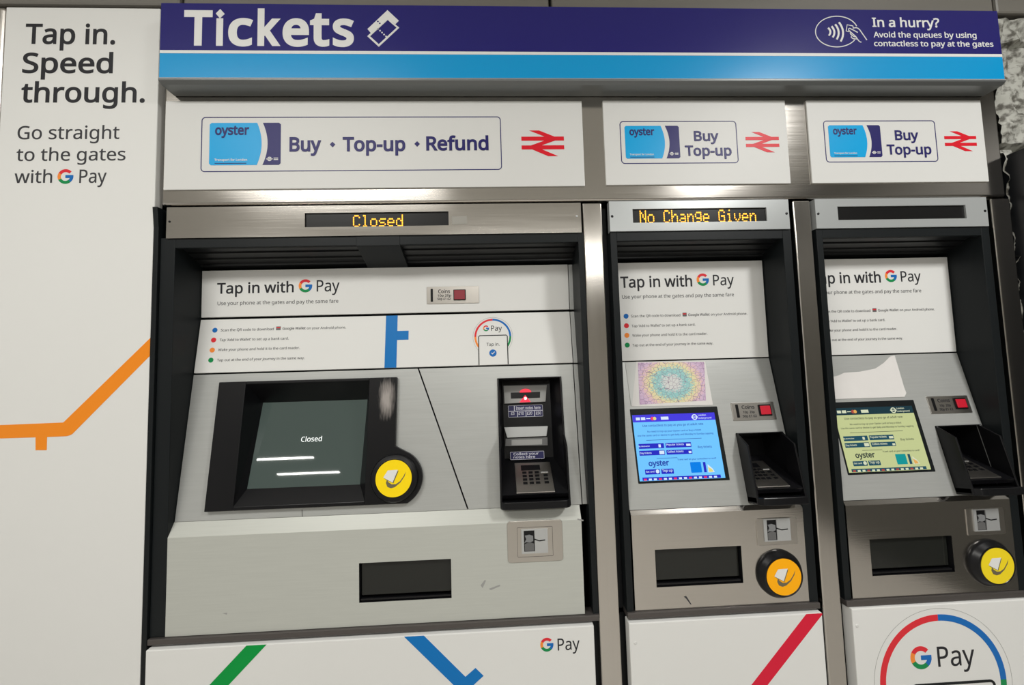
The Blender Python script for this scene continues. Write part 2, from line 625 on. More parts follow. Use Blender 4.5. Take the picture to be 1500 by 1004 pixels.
# ------------------------------------------------------------------ left advert panel
ADV = wall(-0.004)
u0, u1 = -1.2245, -0.8455
t = thing('advert_panel', 'tall white advert panel with orange line and large grey lettering, left of the ticket machines', 'advert panel', (-1.035, 0.0, 0.0))
MB(WHITE).box(W0, (u0, 0.01, u1, ADV.uv(100, 11)[1]), -0.02, 0.004).build('panel', t, bevel=0.002)
z1_ = zz(0, 0, .2987)
mb = Lines(INK)
kw = dict(fnt=GEO, bold=0.018)
for s_, xa, ya, xb, yb, tp in (('Tap in.', 36.6, 64, 168.6, 64, 35.0), ('Speed', 32.3, 106.5, 165.2, 106.5, 77.5), ('through.', 30.6, 149.3, 212, 149.8, 120.5)):
    mb.text(ADV, s_, xa, ya, xb, yb, top=tp, **kw)
mb.build('lettering', t)
mb = Lines(INKG)
kw = dict(fnt=GEO, bold=0.006)
for s_, xa, ya, xb, yb, tp in (('Go straight', 25.4, 203.9, 174.7, 203.7, 184.6), ('to the gates', 23.9, 235.5, 183.7, 235.3, 217),
                               ('with', 20.9, 268, 76.2, 268, 249.5), ('Pay', 116, 268, 155.9, 267.6, 248.6)):
    mb.text(ADV, s_, xa, ya, xb, yb, top=tp, **kw)
mb.build('lettering', t)
mb = MB()
g_logo(mb, ADV, (84.5, 247.2, 107.6, 270.3), 0.0)
mb.build('logo', t)
z2_ = zz(0, 250, .5078)
mb = MB(L_ORG)
bend = [(185 + 34 * math.sin(a_), 767 - 26 * (1 - math.cos(a_)) * 0.9) for a_ in [math.radians(d) for d in (0, 12, 24, 36, 46)]]
pts = z2_((-60, 737), (183, 727), (443, 483), (443, 535), *reversed(bend), (136, 769), (135, 807), (103, 807), (103, 770), (-60, 775))
mb.prism(ADV, [(max(min(ADV.uv(*p)[0], u1 - .0006), u0 + .0006), ADV.uv(*p)[1]) for p in pts], 0, .0004)
o = mb.build('line_graphic', t)

# ------------------------------------------------------------------ header sign
HD = wall(-0.05)
hx0, hx1 = -0.806, 1.374
zt, zbm = HD.uv(236, 3.2)[1], 2.134
t = thing('header_sign', 'long navy and light blue Tickets sign running above all three machines', 'sign', ((hx0 + hx1) / 2, 0.0, zbm))
v_w0, v_w1, v_b = HD.uv(900, 73.8 + 3.0)[1], HD.uv(900, 81.0)[1], HD.uv(900, 116.4)[1]
prof = [(-0.0008, zbm), (-0.043, zbm), (-0.052, zbm + 0.006), (-0.052, zbm + 0.012), (-0.046, zbm + 0.016), (-0.046, zt), (-0.0008, zt + 0.004)]
mb = MB(HOUSE)
vs = [(x, y, z) for x in (hx0, hx1) for y, z in prof]
k = len(prof)
mb.add(vs, [tuple(range(k)), tuple(range(2 * k - 1, k - 1, -1))] + [((i + 1) % k, i, k + i, k + (i + 1) % k) for i in range(k)])
mb.build('housing', t, bevel=0.002)
e_ = 0.001
MB(NAVY).box(HD, (hx0 + 0.002, v_w0, hx1 - 0.002, zt - 0.002), -0.004, 0.0).build('navy_band', t)
MB(OFFW).box(HD, (hx0 + 0.002, v_w1, hx1 - 0.002, v_w0), -0.004, 0.0005).build('stripe', t)
MB(SKY).box(HD, (hx0 + 0.002, v_b, hx1 - 0.002, v_w1), -0.004, 0.0).build('light_blue_band', t)
MB(TRIMW).box(HD, (hx0, zbm + 0.012, hx1, v_b), -0.004, 0.002).build('edge_trim', t, bevel=0.001)
mb = MB(OFFW)
for ch, xa, xb in (('T', 268.8, 310.7), ('\u0131', 316.4, 326.4), ('c', 334, 370.4), ('k', 377, 411), ('e', 413.8, 452.5), ('t', 454, 482.4), ('s', 487.5, 518.5)):
    yb = 64.5 + (xa - 268.8) * .005
    mb.text(HD, ch, xa, yb + (.3 if ch in 'ces' else 0), xb, yb + (.3 if ch in 'ces' else 0), top=yb - 49.6, bold=0.030, res=8)
z3_ = zz(230, 0, .2987)
mb.px(HD, z3_((310, 44), (332, 68), (308, 90), (288, 66)))
mb.build('lettering', t)
mb = Lines(OFFW)
mb.text(HD, 'In a hurry?', 1278, 38.9, 1376.5, 40.2, top=25.6, bold=0.018)
mb.text(HD, 'Avoid the queues by using', 1279.7, 54.6, 1430.6, 55.6, top=46.6, bold=0.016)
mb.text(HD, 'contactless to pay at the gates', 1280.5, 67.4, 1455.4, 68.6, top=59.6, bold=0.016)
mb.build('lettering', t)


def stroke(mb, pts, w_, pl=HD):
    """even line through measured points, with mitred joints"""
    out_l, out_r = [], []
    for i, p in enumerate(pts):
        a, b = pts[max(i - 1, 0)], pts[min(i + 1, len(pts) - 1)]
        L = math.hypot(b[0] - a[0], b[1] - a[1])
        nx_, ny_ = (b[1] - a[1]) / L * w_, -(b[0] - a[0]) / L * w_
        out_l.append((p[0] + nx_, p[1] + ny_))
        out_r.append((p[0] - nx_, p[1] - ny_))
    for k in range(len(pts) - 1):
        mb.px(pl, [out_l[k], out_l[k + 1], out_r[k + 1], out_r[k]], 0, .0005)


mb = MB(OFFW)                                  # pair of tickets
zt_ = zz(530, 8, .06375)
mb.px(HD, zt_((130, 540), (590, 105), (850, 350), (772, 428), (595, 292), (205, 630)))
ro = [HD.uv(*p, .0005) for p in zt_((125, 705), (595, 288), (860, 510), (390, 950))]
ri = [HD.uv(*p, .0005) for p in zt_((190, 705), (595, 332), (800, 510), (390, 890))]
mb.ring(HD, ro[::-1], ri[::-1], 0, .0006)
for p in zt_((370, 540), (420, 582), (466, 626), (512, 671), (558, 714)):
    mb.disc(HD, HD.uv(*p), .0020, 0, .0006, 14)
mb.mat(NAVY)
for p in zt_((372, 372), (415, 415)):
    mb.disc(HD, HD.uv(*p), .0020, .0004, .0007, 14)
mb.build('pictogram', t)
mb = MB(OFFW)                                  # contactless symbol: waves, oval and hand with card
z5_ = zz(1190, 18, .06)
stroke(mb, z5_(*[(598 + 520 * math.cos(math.radians(a_)), 470 - 375 * math.sin(math.radians(a_))) for a_ in range(21, 328, 6)]), .62)
for x0_, y0_, xm, x1_, y1_ in ((385, 378, 468, 402, 568), (470, 340, 572, 497, 612), (558, 292, 688, 595, 662), (650, 242, 808, 692, 712)):
    ym = (y0_ + y1_) / 2
    stroke(mb, z5_(*[((1 - q) ** 2 * x0_ + 2 * q * (1 - q) * (xm + 20) + q * q * x1_, (1 - q) ** 2 * y0_ + 2 * q * (1 - q) * ym + q * q * y1_) for q in [i / 8 for i in range(9)]]), 1.35)
W_ = .62
stroke(mb, z5_((1005, 395), (990, 332), (850, 302), (826, 458), (895, 470)), W_)
stroke(mb, z5_((1110, 492), (1000, 432), (910, 388), (882, 402), (890, 440), (980, 520), (1060, 592), (1100, 650), (1150, 712), (1198, 732)), W_)
stroke(mb, z5_((1015, 380), (1070, 374), (1115, 388), (1165, 435), (1230, 530), (1332, 676)), W_)
stroke(mb, z5_((925, 492), (935, 530), (1010, 590), (1052, 602)), W_)
stroke(mb, z5_((955, 575), (950, 612), (1000, 645), (1085, 652)), W_)
mb.build('pictogram', t)

# ------------------------------------------------------------------ steel fascia that carries the oyster-card signs
fx0, fx1 = -0.833, 1.4125
t = thing('steel_fascia', 'brushed stainless steel band between the blue header and the machines, behind the white signs', 'fascia', ((fx0 + fx1) / 2, 0.0, 1.849))
MB(STEEL_H).cube(fx0, fx1, 0.0, 0.28, 1.849, 2.34).build('panel', t, bevel=0.006, seg=4)
MB(DGREY).cube(fx1 + 0.0004, fx1 + 0.008, 0.012, 0.16, 1.86, 1.99).build('end_bracket', t)


def card_sign(label, rect4, frame4, card, rail, texts, shift=0.0, frame_r=0.010):
    S = wall(-0.0045).shifted(shift)
    r = S.rect(rect4)
    t = thing('sign_panel', label, 'sign', ((r[0] + r[2]) / 2, 0.0, r[1]), 'white card signs on the steel fascia')
    MB(SIGNW).box(S, r, -0.0043, 0.0).build('panel', t, bevel=0.0008)
    MB(NAVYI).rframe(S, S.rect(frame4), frame_r, 0.0022, 0, 0.0004).build('border', t)
    mb = MB()
    travel_card(mb, S, card, 0.0)
    mb.build('card_graphic', t)
    mb = Lines(NAVYI)
    for body, xa, ya, xb, yb, tp, bd in texts:
        mb.text(S, body, xa, ya, xb, yb, top=tp, bold=bd, n=0.0005)
    x0, y0, x1, y1 = card
    W_, H_ = x1 - x0, y1 - y0
    mb.mat(OFFW).text(S, 'Transport for London', x0 + .075 * W_, y0 + .895 * H_, x0 + .53 * W_, y0 + .892 * H_, bold=0.02, n=0.0005, res=2)
    mb.build('lettering', t)
    mb = MB(REDR)
    rail_symbol(mb, S, rail, 0.0)
    mb.build('rail_symbol', t)
    return t, S


t, S = card_sign('widest white sign, reading Buy, Top-up and Refund, above the large left machine',
                 [(243, 148), (852, 148), (857, 272.4), (239, 278.4)],
                 [(294.6, 171.8), (734.2, 170.6), (734.6, 248.8), (294.6, 252.4)],
                 (306.2, 180, 411.6, 242.4), (764.5, 191.2, 825.5, 229.2),
                 [('oyster', 315, 197.6, 365, 196.8, 183.8, .03), ('Buy', 424, 221.4, 470.5, 221, 201, .026),
                  ('Top-up', 502, 221, 593.8, 220.6, 200.8, .026), ('Refund', 624.4, 219.8, 715.8, 219.4, 199.8, .026)])
for x, y in ((487, 211.6), (611, 210.8)):
    MB(NAVYI).px(S, [(x - 4, y), (x, y - 4), (x + 4, y), (x, y + 4)], 0, .0008).build('diamond_bullet', t)
Z4 = zz(860, 0, .2987)
narrow_sign = dict(rect4=[(883, 147.6), (1150, 147), (1158, 268), (888, 271.8)],
                   frame4=Z4((158, 594), (732, 594), (742, 801), (168, 804)),
                   card=(916.9, 184.4, 994, 232.6), rail=(1093.5, 193.5, 1140, 223.5),
                   texts=[('oyster', 922.2, 198, 958.6, 197.6, 187.4, .03), ('Buy', 1017, 206.2, 1053, 206, 192, .022),
                          ('Top-up', 1004, 228, 1072, 227.4, 213.4, .022)])
card_sign('white Buy Top-up sign above the middle machine, second of the three white signs', **narrow_sign)
card_sign('white Buy Top-up sign above the right machine, nearest the rough stone wall', shift=0.5605, **narrow_sign)

# ------------------------------------------------------------------ pillars
for lab, a, b in (('steel pillar between the large left machine and the middle machine', .2350, .2860),
                  ('steel pillar between the middle machine and the right machine', .8054, .8528),
                  ('steel pillar at the right end, beside the rough stone wall', 1.3660, 1.4210)):
    o = MB(STEEL_V).cube(a, b, 0.0, 0.2, 0.0, 1.843).build('steel_pillar', base=((a + b) / 2, 0.0, 0.0), bevel=0.003, seg=3)
    tag(o, lab, 'pillar', 'stainless steel pillars beside the machines')

# ------------------------------------------------------------------ dot-matrix display lettering
DOT = {'C': '01110 10001 10000 10000 10000 10001 01110', 'l': '01100 00100 00100 00100 00100 00100 01110',
       'o': '00000 00000 01110 10001 10001 10001 01110', 's': '00000 00000 01111 10000 01110 00001 11110',
       'e': '00000 00000 01110 10001 11111 10000 01110', 'd': '00001 00001 01101 10011 10001 10001 01111',
       'N': '10001 11001 10101 10101 10011 10001 10001', 'h': '10000 10000 10110 11001 10001 10001 10001',
       'a': '00000 00000 01110 00001 01111 10001 01111', 'n': '00000 00000 10110 11001 10001 10001 10001',
       'g': '00000 01111 10001 10001 01111 00001 01110', 'G': '01110 10001 10000 10111 10001 10001 01111',
       'i': '00100 00000 01100 00100 00100 00100 01110', 'v': '00000 00000 10001 10001 10001 01010 00100', ' ': '0 ' * 7}


def led_text(mb, pl, body, x0, y0, x1, y1, n, first=0, last=99):
    """x0,y0 top left of the first letter, x1,y1 bottom right of the last"""
    a, b = pl.uv(x0, y0, n), pl.uv(x1, y1, n)
    cols = len(body) * 6 - 1
    du, dv = (b[0] - a[0]) / (cols - 1), (a[1] - b[1]) / 6
    for i, ch in enumerate(body):
        if not first <= i <= last:
            continue
        for r_, row in enumerate(DOT[ch].split()):
            for c_, bit in enumerate(row):
                if bit == '1':
                    mb.disc(pl, (a[0] + du * (i * 6 + c_), a[1] - dv * r_), du * .46, n, n + .0005, 8, ry=dv * .44)


# ------------------------------------------------------------------ machine pieces shared by all three
def reader(t, pl, c, r, pad, h=0.016, disc_r=None):
    """round contactless reader: black dished body, coloured pad with a card symbol"""
    dr = disc_r or r * .74
    o = MB(BLACK).lathe(pl, c, [(r, 0.0), (r, .004), (r * .95, .008), (dr * 1.12, h - .001), (dr * 1.04, h), (dr * 1.02, h - .001), (dr, h - .001)]).build('card_reader', t, smooth=True)
    p = MB(pad).disc(pl, c, dr, h - .001, h, 56).build('reader_pad', o)
    q = dr
    mb = MB()
    L = lambda *pts: [(c[0] + q * x, c[1] + q * y) for x, y in pts]
    mb.mat(SWOOSH).prism(pl, L((-.36, -.04), (-.42, -.23), (-.33, -.44), (-.13, -.52), (.09, -.46), (.38, -.23), (.60, .09), (.67, .33),
                               (.54, .09), (.35, -.17), (.12, -.31), (-.10, -.31), (-.28, -.19)), h, h + .0003)
    mb.prism(pl, L((-.50, .0), (-.1, .2), (.27, .41), (-.01, -.26)), h, h + .0004)
    mb.mat(OFFW).prism(pl, L((-.57, .07), (-.33, .44), (.23, .455), (-.05, -.22)), h + .0004, h + .0007)
    mb.build('card_symbol', o)
    return o


def keypad(t, KP, r):
    """metal keypad plate lying on its own sloped deck; r is its rectangle on that deck"""
    u0, v0, u1, v1 = r
    W_, H_ = u1 - u0, v1 - v0
    k_ = MB(STEEL_P).box(KP, r, 0.0, 0.003).build('keypad', t, bevel=.001)
    MB(BLACK).box(KP, (u0 + .17 * W_, v1 - .28 * H_, u0 + .70 * W_, v1 - .10 * H_), .003, .0036).build('key_display', k_)
    mb = MB(BLACK)
    for j in range(4):
        for i in range(4):
            cu, cv = u0 + W_ * (.25 + .17 * i + (.06 if i == 3 else 0)), v1 - H_ * (.36 + .115 * j)
            if i < 3 or j > 0:
                mb.box(KP, (cu - .055 * W_, cv - .035 * H_, cu + .06 * W_, cv + .035 * H_), .003, .0042)
    mb.mat(PLATE).box(KP, (u0 + .70 * W_, v1 - .375 * H_, u0 + .9 * W_, v1 - .355 * H_), .003, .0042)
    mb.build('keys', k_)
    return k_


def shroud(t, pl, r, depth, h, v_sh, back, px_deck, kp_px, dxs=0.0, n_lip=0.018):
    """hooded black pocket with flared cheeks, sloping deck with keypad and a rounded lip below.
    r opening on the panel; v_sh where the cheeks start to flare; back = rectangle of the back at -depth"""
    u0, v0, u1, v1 = r
    th = .005
    mb = MB(BLACK)
    mb.loft(pl, r, .002, back, -depth)
    # rim round the upper part and flared cheeks
    side = [(v1, -.002), (v1, .004), (v_sh, .006), (v_sh - .028, h), (v0, h), (v0, -.002)]
    for ua, ub in ((u0, u0 + th), (u1 - th, u1)):
        vs = [pl.at(u, v, n) for u in (ua, ub) for v, n in side]
        k = len(side)
        mb.add(vs, [tuple(range(k)), tuple(range(2 * k - 1, k - 1, -1))] + [((i + 1) % k, i, k + i, k + (i + 1) % k) for i in range(k)])
    mb.box(pl, (u0, v1 - th * .6, u1, v1), -.002, .004)
    hood = mb.build('note_hood', t, bevel=.0012)
    # lip: rounded tray front below the deck
    plan = [(u0, -.002), (u0, h - .004), (u0 + .004, h + .004)]
    for i in range(1, 8):
        a_ = PI * i / 8
        plan.append(((u0 + u1) / 2 - (u1 - u0) / 2 * .95 * math.cos(a_), h + .006 + n_lip * math.sin(a_) ** .45))
    plan += [(u1 - .004, h + .004), (u1, h - .004), (u1, -.002)]
    vb, vt = v0 - .004, v0 + .014
    k = len(plan)
    vs = [pl.at(u, v, n) for v in (vb, vt) for u, n in plan]
    mb = MB(BLACK).add(vs, [tuple(range(k)), tuple(range(2 * k - 1, k - 1, -1))] + [((i + 1) % k, i, k + i, k + (i + 1) % k) for i in range(k)])
    mb.build('tray_lip', t, bevel=.002)
    # deck
    (fx, fy, fn), (bx, by, bn) = px_deck
    vf, vk = pl.uv(fx, fy, fn)[1], pl.uv(bx, by, bn)[1]
    pf, pb = pl.at(0, vf, fn), pl.at(0, vk, bn)
    KP = Pl(pf, pb - pf, dx=pl.dx)
    L = (pb - pf).length
    MB(BLACK).box(KP, (u0 + th, -.004, u1 - th, L), -.012, 0.0).build('deck', t)
    kr = KP.rect(kp_px, 0.003)
    keypad(t, KP, kr)
    return hood, KP


def coin_plate(t, pl, quad, slot, txt, btn, redm, holder_w):
    """steel coin slot plate with red reject button and engraved wording"""
    r = pl.rect(quad, .002)
    o = MB(STEEL_P).rrect(pl, r, .0015, -.001, .002).build('coin_plate', t, bevel=.0006)
    mb = MB(BLACK).rrect(pl, pl.rect(slot, .002), .0015, .002, .0026)
    mb.build('coin_slot', o)
    mb = Lines(INK)
    for body, xa, ya, xb, yb, tp in txt:
        mb.text(pl, body, xa, ya, xb, yb, top=tp, bold=.02, n=.002, res=2)
    mb.build('lettering', o)
    br = pl.rect(btn, .004)
    g = holder_w
    MB(BLACK).rrect(pl, (br[0] - g, br[1] - g, br[2] + g, br[3] + g), .0015, .002, .0040).build('button_surround', o)
    MB(redm).rrect(pl, br, .0012, .004, .0065).build('reject_button', o, bevel=.0008)


def tray_window(t, pl, r, depth):
    """dark recessed tray with smoked flap and a sill; the panel in front has the hole r"""
    mb = MB(BLACK).loft(pl, r, -.001, (r[0] + .004, r[1] + .004, r[2] - .004, r[3] - .004), -depth)
    o = mb.build('ticket_tray', t)
    u0, v0, u1, v1 = r
    MB(FLAP).prism(pl, [(u0 + .003, v0 + .012), (u1 - .003, v0 + .012), (u1 - .003, v1 - .002), (u0 + .003, v1 - .002)], -.014, -.011).build('flap', o)
    MB(BLACK).box(pl, (u0 + .002, v0 + .002, u1 - .002, v0 + .007), -.012, -.004).build('sill', o, bevel=.001)
    return o


def chip_slot(t, pl, plate, inner, slot_, n=.002, step=None):
    """card slot: steel plate, pale insert with a dark throat and a curved mark"""
    r = pl.rect(plate, n)
    o = MB(STEEL_P).rrect(pl, r, .003 if step is None else .008, -.001, n).build('card_slot', t, bevel=.0008)
    if step:
        MB(DGREY).rframe(pl, pl.rect(step, n), .002, .0008, n, n + .0003).build('inset_line', o)
    q = pl.rect(inner, n + .002)
    i_ = MB(PLATE).grid(pl, q, [pl.rect(slot_, n + .002)], n, n + .0024).build('slot_insert', o)
    s_ = pl.rect(slot_, n + .002)
    w_, h_ = s_[2] - s_[0], s_[3] - s_[1]
    mb = MB(BLACK).box(pl, s_, n + .0001, n + .0005)
    S = lambda *p: [(s_[0] + w_ * x, s_[1] + h_ * y) for x, y in p]
    mb.mat(MGREY).prism(pl, S((.08, .02), (.92, .02), (.92, .36), (.55, .44), (.08, .36)), n + .0005, n + .0010)
    mb.mat(TONGUE).prism(pl, S((.04, .42), (.22, .46), (.55, .44), (.86, .50), (.86, .74), (.50, .80), (.10, .76), (.22, .60)), n + .0010, n + .0030)
    w2 = (q[2] - s_[2]) / w_
    mb.mat(BLACK).prism(pl, S((.95, .56), (1.0 + w2 * .35, .47), (1 + w2 * .8, .50), (1 + w2 * .8, .55), (1.0 + w2 * .35, .52), (.95, .62)), n + .0024, n + .0028)
    mb.build('slot_mouth', o)
    return o


# ------------------------------------------------------------------ machine one (wide, left)
LED1 = wall(-0.004)
t = thing('ticket_machine', 'widest ticket machine, closed, with dark screen and pale grey brushed lower front', 'ticket machine', (-0.30, 0.0, 0.79), 'ticket machines under the header sign')
M1 = t
xl, xr_ = -0.796, 0.2205
# black outer frame, cheeks, lip, back
mb = MB(BLACKM)
mb.cube(-0.8315, -0.7965, 0.0, 0.125, 0.808, 1.765)
mb.cube(0.2205, 0.2345, 0.0, 0.125, 0.80, 1.765)
mb.cube(-0.7965, 0.2205, 0.0, 0.012, 1.739, 1.765)
mb.build('frame', t, bevel=.001)
mb = MB(RECESS)
mb.cube(-0.82, 0.233, 0.122, 0.30, 0.75, 1.846)
mb.cube(-0.7965, 0.2205, 0.012, 0.122, 1.752, 1.765)
mb.build('cabinet', t)
mb = MB(BLACKM)
gx0, gx1 = -0.8448, -0.8328
mb.cube(gx0, gx1, -0.006, 0.03, 0.0, 1.80)
mb.add([(gx0 - .001, -.010, 1.842), (gx1 - .001, -.010, 1.842), (gx1, -.006, 1.79), (gx0, -.006, 1.79), (gx0 - .001, .02, 1.842), (gx1 - .001, .02, 1.842), (gx1, .02, 1.79), (gx0, .02, 1.79)],
       [(0, 3, 2, 1), (4, 5, 6, 7), (0, 1, 5, 4), (1, 2, 6, 5), (3, 0, 4, 7), (2, 3, 7, 6)])
mb.build('rubber_gasket', t, bevel=.001)
# louvres over the recess
for i, (y, z) in enumerate(((0.028, 1.742), (0.050, 1.732), (0.072, 1.722), (0.092, 1.711))):
    MB(SLAT).add([(x, y + dy, z + dz) for x in (xl, xr_) for dy, dz in ((-.010, .004), (.010, -.002), (.010, .003), (-.010, .009))],
                 [(0, 1, 2, 3), (7, 6, 5, 4), (0, 4, 5, 1), (1, 5, 6, 2), (2, 6, 7, 3), (3, 7, 4, 0)]).build('louvre_slat', t)
a, b = W0.uv(522, 360)[0], W0.uv(586, 360)[0]
MB(BLACKM).add([(x, y, z) for x in (a, b) for y, z in ((-.001, 1.765), (-.001, 1.737), (.088, 1.703), (.094, 1.720), (.02, 1.765))],
               [(0, 1, 2, 3, 4), (9, 8, 7, 6, 5)] + [((i + 1) % 5, i, 5 + i, 5 + (i + 1) % 5) for i in range(5)]).build('lamp_bracket', t, bevel=.001)
# display fascia
r = LED1.rect([(245, 304), (852, 297), (850.7, 341), (242.4, 349)])
Z6, Z7 = zz(220, 280, .2987), zz(540, 280, .2987)
wr = LED1.rect([*Z6((758, 108)), *Z7((392, 100), (392, 168)), *Z6((758, 178))])
d_ = MB(STEEL_H).grid(LED1, r, [wr], -.02, 0.0).build('display_fascia', t, bevel=.0012)
MB(LEDW).rrect(LED1, (wr[0] - .002, wr[1] - .002, wr[2] + .002, wr[3] + .002), .003, -.008, -.004).build('display_window', d_)
mb = MB(LEDM)
led_text(mb, LED1, 'Closed', 518, 316.4, 589.5, 331.0, -.0038)
mb.build('led_lettering', d_)
for (x, y), mt in (((844.7, 317), PLATE), ((248.4, 324.8), BLACK)):
    MB(mt).lathe(LED1, LED1.uv(x, y), [(.0028, 0), (.0024, .001), (.0012, .0014)], 16).build('screw', d_)
o = MB(GUNK).px(LED1, [(662, 317.4), (684, 316.6), (684.4, 328), (662.4, 329)], 0.0, .0006).build('tape_patch', base=tuple(LED1.at(*LED1.uv(673, 328))))
tag(o, 'small dull grey tape patch beside the amber Closed display', 'tape')

# upper advert panel
A1 = wall(0.088)
z_top, z_mid, z_a = 1.7035, 1.5755, 1.4245
B1 = slope(0.087, z_mid - .0065, 0.067, z_a + .001)
G1 = slope(0.067, z_a - .0035, 0.018, 1.0645)
hB = math.hypot(0.02, z_mid - .0065 - z_a - .001)
hG = math.hypot(0.049, z_a - .0035 - 1.0645)
xa, xb = -0.795, 0.2075
p_ = MB(WHITE).box(A1, (xa, z_mid, xb, z_top), -.01, 0).build('advert_board', t, bevel=.0008)
Z8 = zz(280, 400, .18667)
mb = Lines(INK)
mb.text(A1, 'Tap in with', *Z8((203, 163))[0], *Z8((805, 150))[0], top=Z8((203, 80))[0][1], fnt=GEO, bold=.015)
mb.text(A1, 'Pay', *Z8((985, 146))[0], *Z8((1165, 142))[0], top=Z8((985, 57))[0][1], fnt=GEO, bold=.006)
mb.mat(INKG).text(A1, 'Use your phone at the gates and pay the same fare', *Z8((207, 254))[0], *Z8((1155, 233))[0], fnt=GEO, bold=.002, res=3)
mb.build('lettering', p_)
mb = MB()
g_logo(mb, A1, (437.6, 408.9, 457.4, 429), 0)
mb.build('logo', p_)
Z9 = zz(600, 380, .1793)
coin_plate(t, A1, Z9((140, 226), (567, 218), (567, 355), (140, 367)), Z9((172, 242), (191, 242), (191, 348), (172, 348)),
           [('Coins', *Z9((234, 277), (330, 275)), Z9((0, 248))[0][1]), ('10p 20p', *Z9((228, 305), (340, 304)), None), ('50p \u00a31 \u00a32', *Z9((228, 334), (336, 331)), None)] and
           [('Coins', *Z9((234, 277))[0], *Z9((330, 275))[0], Z9((0, 248))[0][1]), ('10p 20p', *Z9((228, 305))[0], *Z9((340, 304))[0], Z9((0, 287))[0][1]), ('50p \u00a31 \u00a32', *Z9((228, 334))[0], *Z9((336, 331))[0], Z9((0, 316))[0][1])],
           Z9((364, 254), (452, 252), (452, 327), (364, 329)), REDB2, .0022)
# second advert board, leaning
p_ = MB(WHITE).box(B1, (xa, 0, xb, hB), -.01, 0).build('advert_board', t, bevel=.0008)
GW = 'on your Android phone.'
mb = Lines(INKG)
kw = dict(fnt=GEO, bold=.002, res=2)
mb.text(B1, 'Scan the QR code to download', *Z8((232, 459))[0], *Z8((648, 450))[0], **kw)
mb.text(B1, 'Google Wallet', *Z8((717, 446))[0], *Z8((898, 443))[0], fnt=GEO, bold=.014, res=2)
mb.text(B1, GW, *Z8((908, 443))[0], *Z8((1215, 437))[0], **kw)
mb.text(B1, 'Tap \u2018Add to Wallet\u2019 to set up a bank card.', *Z8((222, 536))[0], *Z8((765, 524))[0], **kw)
mb.text(B1, 'Wake your phone and hold it to the card reader.', *Z8((212, 612))[0], *Z8((852, 599))[0], **kw)
mb.text(B1, 'Tap out at the end of your journey in the same way.', *Z8((203, 693))[0], *Z8((890, 678))[0], **kw)
mb.build('lettering', p_)
mb = MB()
for mt, x, y in ((G_BLUE, 187, 450), (G_RED, 177, 527), (G_YEL, 166, 606), (G_GRN, 155, 685)):
    q = Z8((x, y), (x + 20, y))
    c = B1.uv(*q[0])
    MB(mt).disc(B1, c, B1.uv(*q[1])[0] - c[0], 0, .0004, 28).build('bullet_dot', p_)
q = B1.rect(Z8((667, 421), (703, 420), (703, 449), (667, 450)))
mb.mat(MGREY).rrect(B1, q, .001, 0, .0004)
mb.mat(G_RED).box(B1, (q[0] + .001, q[3] - .005, q[2] - .001, q[3] - .002), .0004, .0006)
mb.build('app_icon', p_)
mb = MB(L_BLU)
u0, u1 = B1.uv(*Z7((86, 603))[0])[0], B1.uv(*Z7((143, 603))[0])[0]
mb.box(B1, (u0, 0, u1, hB - .0002), 0, .0004)
q = B1.rect(Z7((139, 686), (196, 686), (196, 730), (139, 730)))
mb.box(B1, (u1 + .0001, q[1], q[2], q[3]), 0, .0004)
mb.build('line_graphic', p_)


def pay_ring(name, pl, c, r, parent, thick, outline, ph, full=True):
    """coloured ring with outline; ph = phone half width, top offset, bottom, frame thickness (None: not drawn)"""
    mb = MB()
    q = r - thick
    for mt, a0, a1 in ((G_BLUE, 0, 90), (G_RED, 90, 180), (G_YEL, 180, 230), (G_GRN, -50, 0)):
        mb.mat(mt).arc(pl, c, q, r, a0, a1, 0, .0004, 30)
    mb.mat(LGREY).arc(pl, c, outline - .0006, outline, -48, 228, 0, .0004, 80)
    return mb.build(name, parent)


cc = B1.uv(*Z9((680, 632))[0])
rr_ = B1.uv(*Z9((830, 632))[0])[0] - cc[0]
pay_ring('ring_logo', B1, cc, rr_, p_, rr_ * .10, rr_ * 1.085, None)
mb = MB(BLACKM)
q = B1.rect(Z9((561, 620), (804, 618), (806, 864), (563, 868)))
fr = .0024
po = [(q[0], 0.0004), (q[0], q[3] - .004), (q[0] + .004, q[3]), (q[2] - .004, q[3]), (q[2], q[3] - .004), (q[2], .0004)]
pi = [(q[0] + fr, .0004), (q[0] + fr, q[3] - .004), (q[0] + .005, q[3] - fr), (q[2] - .005, q[3] - fr), (q[2] - fr, q[3] - .004), (q[2] - fr, .0004)]
mb.mat(WHITE).prism(B1, po, .0004, .0006)
mb.mat(BLACKM).prism(B1, po + pi[::-1], .0006, .0010)
mb.mat(INK).text(B1, 'Tap in.', *Z9((629, 708))[0], *Z9((736, 706))[0], fnt=GEO, bold=.004, n=.0006, res=2)
c = B1.uv(*Z9((681, 767))[0])
r_ = B1.uv(*Z9((711, 767))[0])[0] - c[0]
mb.mat(G_BLUE).disc(B1, c, r_, .0006, .0009, 30)
mb.mat(OFFW).prism(B1, [(c[0] + r_ * x, c[1] + r_ * y) for x, y in ((-.5, 0), (-.35, .14), (-.12, -.1), (.42, .42), (.55, .28), (-.12, -.38))], .0009, .0012)
mb.build('phone_graphic', p_)
mb = MB()
g_logo(mb, B1, (*Z9((600, 541))[0], *Z9((649, 588))[0]), 0.0)
mb.mat(INK).text(B1, 'Pay', *Z9((666, 585))[0], *Z9((755, 583))[0], top=Z9((0, 543))[0][1], fnt=GEO, bold=.004, res=2)
mb.build('logo', p_)

# sloping grey fronts either side of the slanted joint
hole_px = [(358.4, 562), (542, 559.5), (533.2, 735), (345, 742)]
scr_hole = G1.rect(hole_px, .010)
cut_t, cut_b = G1.uv(613.4, 541)[0], G1.uv(686, 748.5)[0]


